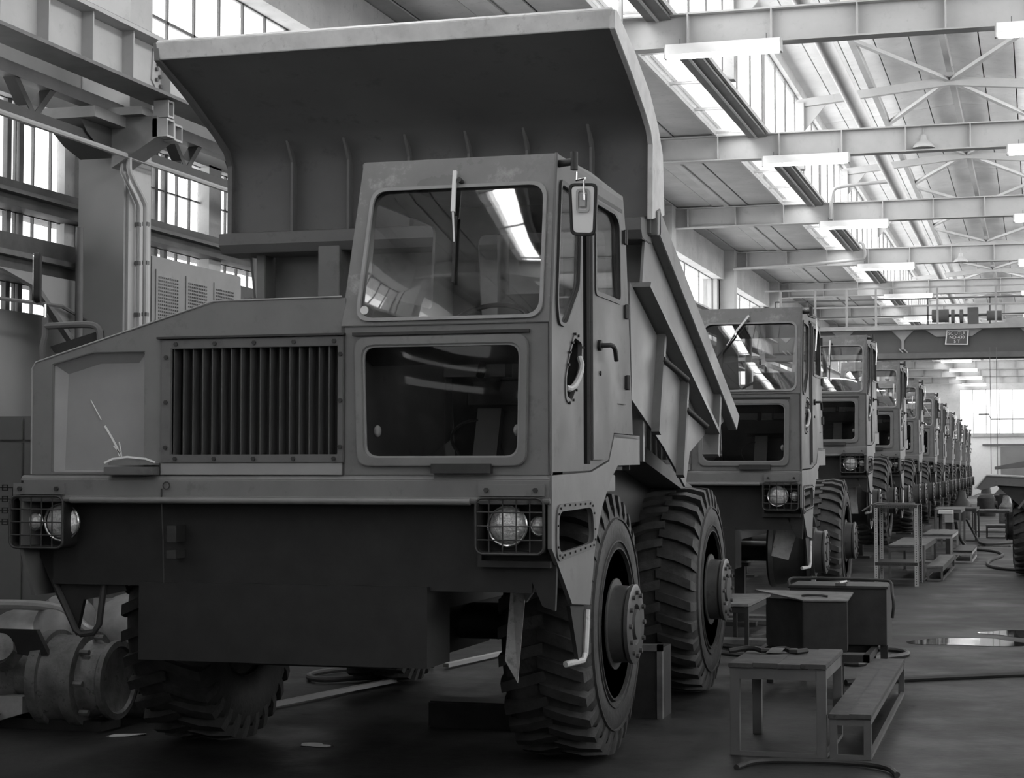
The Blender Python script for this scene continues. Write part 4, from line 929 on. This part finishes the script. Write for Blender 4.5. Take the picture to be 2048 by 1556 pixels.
# perforated-angle rack
rk = thing('angle_rack', 'open rack of perforated steel angle beside the third truck', 'rack', (-1.84, 24.65, 0))
def angle(mb, x, y, z0, z1, sx, sy):
    mb.box(min(x, x+sx*.045), max(x, x+sx*.045), y-.003, y+.003, z0, z1).box(x-.003, x+.003, min(y, y+sy*.045), max(y, y+sy*.045), z0, z1)
for sx, y in ((-1, 0), (1, 0), (-1, .9), (1, .9)):
    mb = MB(); x = sx*.285; angle(mb, x, y, 0, 1.08, -sx, 1 if y == 0 else -1); po = P('post', mb, 'steel', rk, smooth=0)
    h = MB()
    for k in range(34): h.cyl((x-sx*.022, y-.005, .03+k*.031), (x-sx*.022, y-.002, .03+k*.031), .008, n=6)
    P('perforations', h, 'black', po)['kind'] = 'stuff'
for z in (.27, 1.04):
    sh = P('shelf', MB().box(-.28, .28, .0, .9, z+.035, z+.045).box(-.28, .28, -.004, .0, z, z+.045), 'wood' if z > 1 else 'dark', rk, smooth=0)
    h = MB()
    for k in range(17): h.cyl((-.25+k*.031, -.008, z+.02), (-.25+k*.031, -.004, z+.02), .008, n=6)
    P('perforations', h, 'black', sh)['kind'] = 'stuff'
tag(MB().tube([(-2.28, 24.6, 1.0), (-2.12, 24.63, 1.11), (-1.95, 24.68, 1.10)], .012, 5, 1).box(-1.98, -1.6, 24.75, 24.9, 1.09, 1.11).build('scrap_tray', 'palewood'), 'flat scrap and wire lying on top of the perforated rack', 'scrap')
worktable('work_table', 'pale plank-topped work table seen through the perforated rack', 'table', (-1.80, 26.0, 0), .50, 3.0, .49, 'palewood', 'steeldark', .035, planks=3)
worktable('step_bench', 'long pale step bench right of the perforated rack', 'bench', (-1.41, 26.0, 0), .22, 3.6, .20, 'palewood', 'steeldark', .03, planks=2)
worktable('work_table', 'work table beyond the perforated rack with white box behind', 'table', (-1.64, 31.2, 0), .48, 2.4, .475, 'palewood', 'steel', .035)
worktable('step_bench', 'empty low frame bench beyond the perforated rack', 'bench', (-1.23, 31.2, 0), .30, 2.4, .20, 'dark', 'steel', .03, planks=1)
worktable('work_table', 'farther dark work table along the truck row', 'table', (-1.72, 36.5, 0), .5, 2.2, .78, 'steeldark', 'steeldark', .04)
worktable('work_table', 'dark bench table beside the fifth truck', 'table', (-1.75, 40.5, 0), .9, 2.0, .72, 'wood', 'dark', .04)
worktable('work_table', 'low trestle table out on the open floor', 'table', (-1.15, 46.5, 0), .9, 1.4, .55, 'steeldark', 'dark', .03)
worktable('trestle', 'low thin-legged trestle with bars on the open floor', 'trestle', (-.86, 42.6, 0), .6, .8, .30, 'steeldark', 'dark', .02)
wbx = thing('white_box', 'small bright white box on the table beyond the rack', 'box', (-1.62, 34.4, 0)); P('cover', MB().box(-.17, .09, 0, .3, .74, .80), 'white', wbx); P('case', MB().box(-.06, .09, .01, .28, .58, .74), 'steel', wbx); P('pedestal', MB().box(-.05, .08, .05, .25, 0, .58), 'dark', wbx)
# hoses and cables
tag(MB().tube([(-2.75, 15.3, .02), (-2.41, 14.92, .02), (-2.0, 14.9, .02), (-1.71, 14.71, .02), (-1.53, 14.57, .02), (-1.36, 14.43, .02), (-1.33, 14.9, .02), (-1.0, 15.4, .02), (-1.25, 15.9, .02), (-2.1, 15.2, .02), (-2.8, 15.8, .02)], .022, 8, 2).build('air_hose', 'hose'), 'black air hose coiled behind the tool chests', 'hose')
tag(MB().tube([(-1.35, 13.2, .02), (-.96, 13.55, .02), (-.55, 13.85, .02), (-.12, 14.14, .02), (1.5, 15.0, .02)], .024, 8, 1).build('air_hose', 'hose'), 'straight black hose running off to the right over the floor', 'hose')
tag(MB().tube([(-1.50, 34.75, .6), (-1.47, 35.2, .3), (-1.35, 36.0, .03), (-1.0, 35.6, .02), (-.80, 35.2, .02), (-.66, 34.3, .02), (-.62, 33.4, .02), (-.85, 31.6, .02), (-.78, 29.4, .02), (-.23, 28.5, .02), (1.0, 28.2, .02)], .03, 8, 2).build('power_cable', 'hose'), 'thick black cable snaking from the white box to the right', 'cable')
tag(MB().tube([(-1.5, 40, .5), (-1.3, 40.5, .05), (-1.15, 38.5, .02), (-.9, 38.6, .02), (-.3, 39.9, .02), (1, 40.5, .02)], .025, 8, 2).build('power_cable', 'hose'), 'second black cable farther up the open floor', 'cable')
# oily puddles
def puddle(cx, cy, rx, ry, lab, sd, m='water'):
    random.seed(sd); n = 26; ph = [random.uniform(0, 6) for _ in range(4)]
    pts = []
    for k in range(n):
        t = 2*PI*k/n; r = 1+.22*math.sin(2*t+ph[0])+.14*math.sin(3*t+ph[1])+.08*math.sin(5*t+ph[2]); pts.append((cx+rx*r*math.cos(t), cy+ry*r*math.sin(t)))
    return tag(MB().poly(pts, 'z', .0, .004).build('puddle', m), lab, 'puddle')
puddle(-.62, 16.8, .42, .45, 'bright puddle reflecting the windows, right of the tool chests', 3)
puddle(-.12, 17.75, .42, .35, 'smaller puddle behind the bright puddle', 5)
puddle(-.82, 38.1, .52, .35, 'thin pale puddle far along the open floor', 8)
puddle(-3.93, 9.5, .09, .07, 'small wet spot under the nearest truck bumper', 9)
# under the near truck
tag(MB().tube([(-4.55, 13.4, .03), (-4.95, 13.1, .03), (-5.22, 12.8, .03), (-5.22, 12.4, .03), (-5.0, 12.2, .03), (-4.75, 12.5, .03)], .022, 8, 2).build('bent_tube', 'steeldark'), 'bent tube loop lying under the nearest truck', 'tube')
tag(MB().bar((-4.80, 10.8, .03), (-4.45, 12.6, .03), .04, .03).build('steel_bar', 'steel'), 'straight bright steel bar lying under the nearest truck', 'bar')
tag(MB().bar((-4.45, 13.4, .03), (-4.2, 15.1, .03), .05, .03).build('steel_bar', 'steel'), 'farther steel bar under the nearest truck', 'bar')
tag(MB().box(-3.55, -2.85, 10.35, 10.6, 0, .16).build('floor_block', 'dark', bev=.01), 'dark timber block under the front axle of the nearest truck', 'block')
tag(MB().tube([(-1.52, 9.35, .012), (-1.46, 9.55, .02), (-1.2, 9.62, .02), (-.9, 9.62, .02), (-.75, 9.5, .02), (-.70, 9.3, .02)], .016, 8, 2).build('curved_rod', 'dark'), 'curved dark rod on the floor at the bottom edge', 'rod')
tag(MB().add([(-5.22, 9.45, .005), (-5.12, 9.5, .004), (-5.02, 9.58, .012), (-5.06, 9.63, .004), (-5.2, 9.52, .01)], [(0,1,2,3,4)]).poly([(-5.2, 9.46), (-5.12, 9.5), (-5.05, 9.6), (-5.15, 9.56)], 'z', .001, .006).build('paper_scrap', 'white'), 'white torn paper on the floor by the gear housing', 'paper')

# --- axle and gearbox assemblies at the lower left
ga = thing('axle_assembly', 'rusty axle assembly with ribbed brake drum and housings at lower left', 'axle', (-5.55, 9.75, 0))
P('brake_drum', MB().lathe([(0, .16), (0, .285), (.07, .29), (.075, .265), (.10, .26), (.21, .262), (.215, .285), (.235, .29), (.30, .288), (.305, .24), (.33, .22), (.42, .21), (.44, .235), (.475, .235), (.48, .20), (.46, .19), (.45, .05), (.45, .0001)], (-.22, 0, .295), (1, 0, .0), 36), 'cast', ga)
mb = MB()
for k in range(8): t = 2*PI*k/8; mb.cyl((.09, math.cos(t)*.25, .295+math.sin(t)*.25), (.15, math.cos(t)*.25, .295+math.sin(t)*.25), .018, n=6)
P('drum_bolts', mb, 'cast', ga)
P('axle_tube', MB().cyl((-.95, 0, .30), (-.2, 0, .30), .13).lathe([(0, .13), (.06, .2), (.18, .22), (.3, .2), (.36, .13)], (-.75, 0, .3), (1, 0, 0)), 'cast', ga)
P('pinion_cap', MB().cyl((-.42, -.22, .48), (-.40, -.27, .50), .085, n=20).cyl((-.40, -.15, .44), (-.42, -.22, .48), .11, n=8), 'cast', ga)
P('mount_bracket', MB().poly([(-.55, .02), (-.28, .10), (-.28, .20), (-.45, .2), (-.55, .14)], 'y', -.2, -.1).cyl((-.5, -.28, .02), (-.42, -.24, .12), .03), 'castlight', ga)
P('black_plate', MB().poly([(-.5, .60), (-.18, .60), (-.10, .46), (-.2, .44), (-.46, .48)], 'y', -.22, -.18), 'black', ga)
P('base_beam', MB().box(-.9, .2, -.12, .12, 0, .06), 'black', ga)
P('brake_hose', MB().tube([(-.55, -.24, .50), (-.58, -.26, .38), (-.56, -.25, .15), (-.52, -.24, .05)], .012, 6, 1), 'black', ga)
ge = thing('gear_housing', 'pale cast gear housing with domed covers behind the rusty drum', 'gearbox', (-5.75, 10.26, 0))
P('dome', MB().ball((-.42, -.05, .44), .30, (1.1, 1, .8), 20, 12), 'castlight', ge)
P('dome', MB().lathe([(0, .22), (.08, .21), (.2, .16), (.24, .12), (.24, .0001)], (-.15, -.1, .5), (.2, -.2, 1), 20), 'castlight', ge)
P('casing', MB().ball((.30, .1, .52), .30, (1.25, 1, .9), 20, 12), 'castlight', ge)
P('casing_foot', MB().box(-.6, .5, -.02, .25, 0, .45), 'cast', ge, bev=.03)
P('flange_plate', MB().plate(rpoly([(.36, .40), (.42, .60), (.58, .63), (.60, .42), (.50, .36)], .03), [[(.48+.055*math.cos(2*PI*k/16), .51+.05*math.sin(2*PI*k/16)) for k in range(16)]], 'y', -.28, -.25), 'castlight', ge)
P('bent_pipe', MB().tube([(-.75, -.25, .70), (-.42, -.25, .71), (-.14, -.25, .70), (-.02, -.25, .66), (.06, -.25, .58), (.12, -.25, .55), (.18, -.25, .56)], .032, 10, 2), 'castlight', ge)
P('stud_plate', MB().box(.0, .26, -.02, .0, .55, .74).cyl((.06, -.03, .68), (.06, -.02, .68), .018).cyl((.09, -.03, .64), (.09, -.02, .64), .018), 'castlight', ge)
P('lever', MB().tube([(.44, -.26, .62), (.48, -.27, .66), (.53, -.27, .72)], .012, 6), 'castlight', ge)
def shf(x, y, z): return (x+.42, y+.24, z)
P('rear_casing', MB().lathe([(0, .2), (.03, .30), (.2, .34), (.24, .34), (.26, .30), (.42, .22), (.44, .0001)], (-.15, 0, .52), (1, 0, 0), 24).map(shf), 'cast', ge)
P('rear_foot', MB().box(-.3, .3, -.15, .15, .0, .3).map(shf), 'cast', ge, bev=.02)
P('top_cover', MB().box(-.45, -.1, -.2, .1, .70, .86).rot((-.3, 0, .7), 'Y', -12).map(shf), 'cast', ge, bev=.03)
P('side_flange', MB().box(.25, .36, -.24, -.1, .52, .70).map(shf), 'castlight', ge, bev=.01)

# --- second dumper bed tail at the right edge
rd = thing('parked_dumper', 'tail of another dark dumper body at the right edge', 'dumper', (0, 27, 0))
P('tail_plate', MB().poly([(-.88, 1.29), (-.72, 1.475), (.9, 1.40), (.9, 1.25), (-.55, 1.33), (-.80, 1.26)], 'y', 0, .9), 'bed', rd)
P('tail_edge', MB().tube([(-.89, -.01, 1.28), (-.72, -.01, 1.48), (.9, -.01, 1.405)], .018, 6), 'worn', rd)
P('body', MB().poly([(-.62, 1.36), (.9, 1.28), (.9, .75), (-.1, .92), (-.28, 1.05)], 'y', .1, 2.5), 'dark', rd)
P('strut', MB().bar((-.28, -.02, 1.0), (-.08, -.02, 1.26), .04, .03), 'bed', rd)
P('upper_plate', MB().poly([(-.62, 1.56), (-.62, 1.60), (-.1, 1.70), (.9, 1.8), (.9, 1.66), (-.1, 1.60)], 'y', .6, 2.0), 'bed', rd)
P('support', MB().box(.3, .5, .7, .9, 0, 1.7), 'dark', rd)
P('lamp_bracket', MB().poly([(-.95, 1.16), (-.84, 1.21), (-.55, 1.20), (-.55, 1.18), (-.84, 1.185)], 'y', .2, .3), 'castlight', rd)
wheel(rd, -1, .9, True, out=.33, z=.72)
# far clutter between the rows
for k, (x, y, wd, h, lab) in enumerate(((-2.3, 58, .5, .9, 'dark drum-like part standing far along the truck row'), (-1.7, 63, .6, 1.0, 'dark machine casing far along the open floor'), (-1.2, 70, .8, 1.1, 'dark stack of parts before the far wall'), (-.4, 76, .8, 1.0, 'low dark machine near the far door'), (-.9, 55, .45, .8, 'grey cylinder part standing behind the trestle'))):
    t = thing('machine_part', lab, 'machine', (x, y, 0))
    P('casing', MB().lathe([(0, wd*.5), (.05, wd*.52), (h*.6, wd*.5), (h*.75, wd*.3), (h, wd*.22), (h, .0001)], (0, 0, 0), (0, 0, 1), 16), 'dark' if k != 4 else 'cast', t)
    P('flange', MB().cyl((-wd*.5, 0, h*.4), (wd*.6, 0, h*.4), wd*.18), 'dark', t)
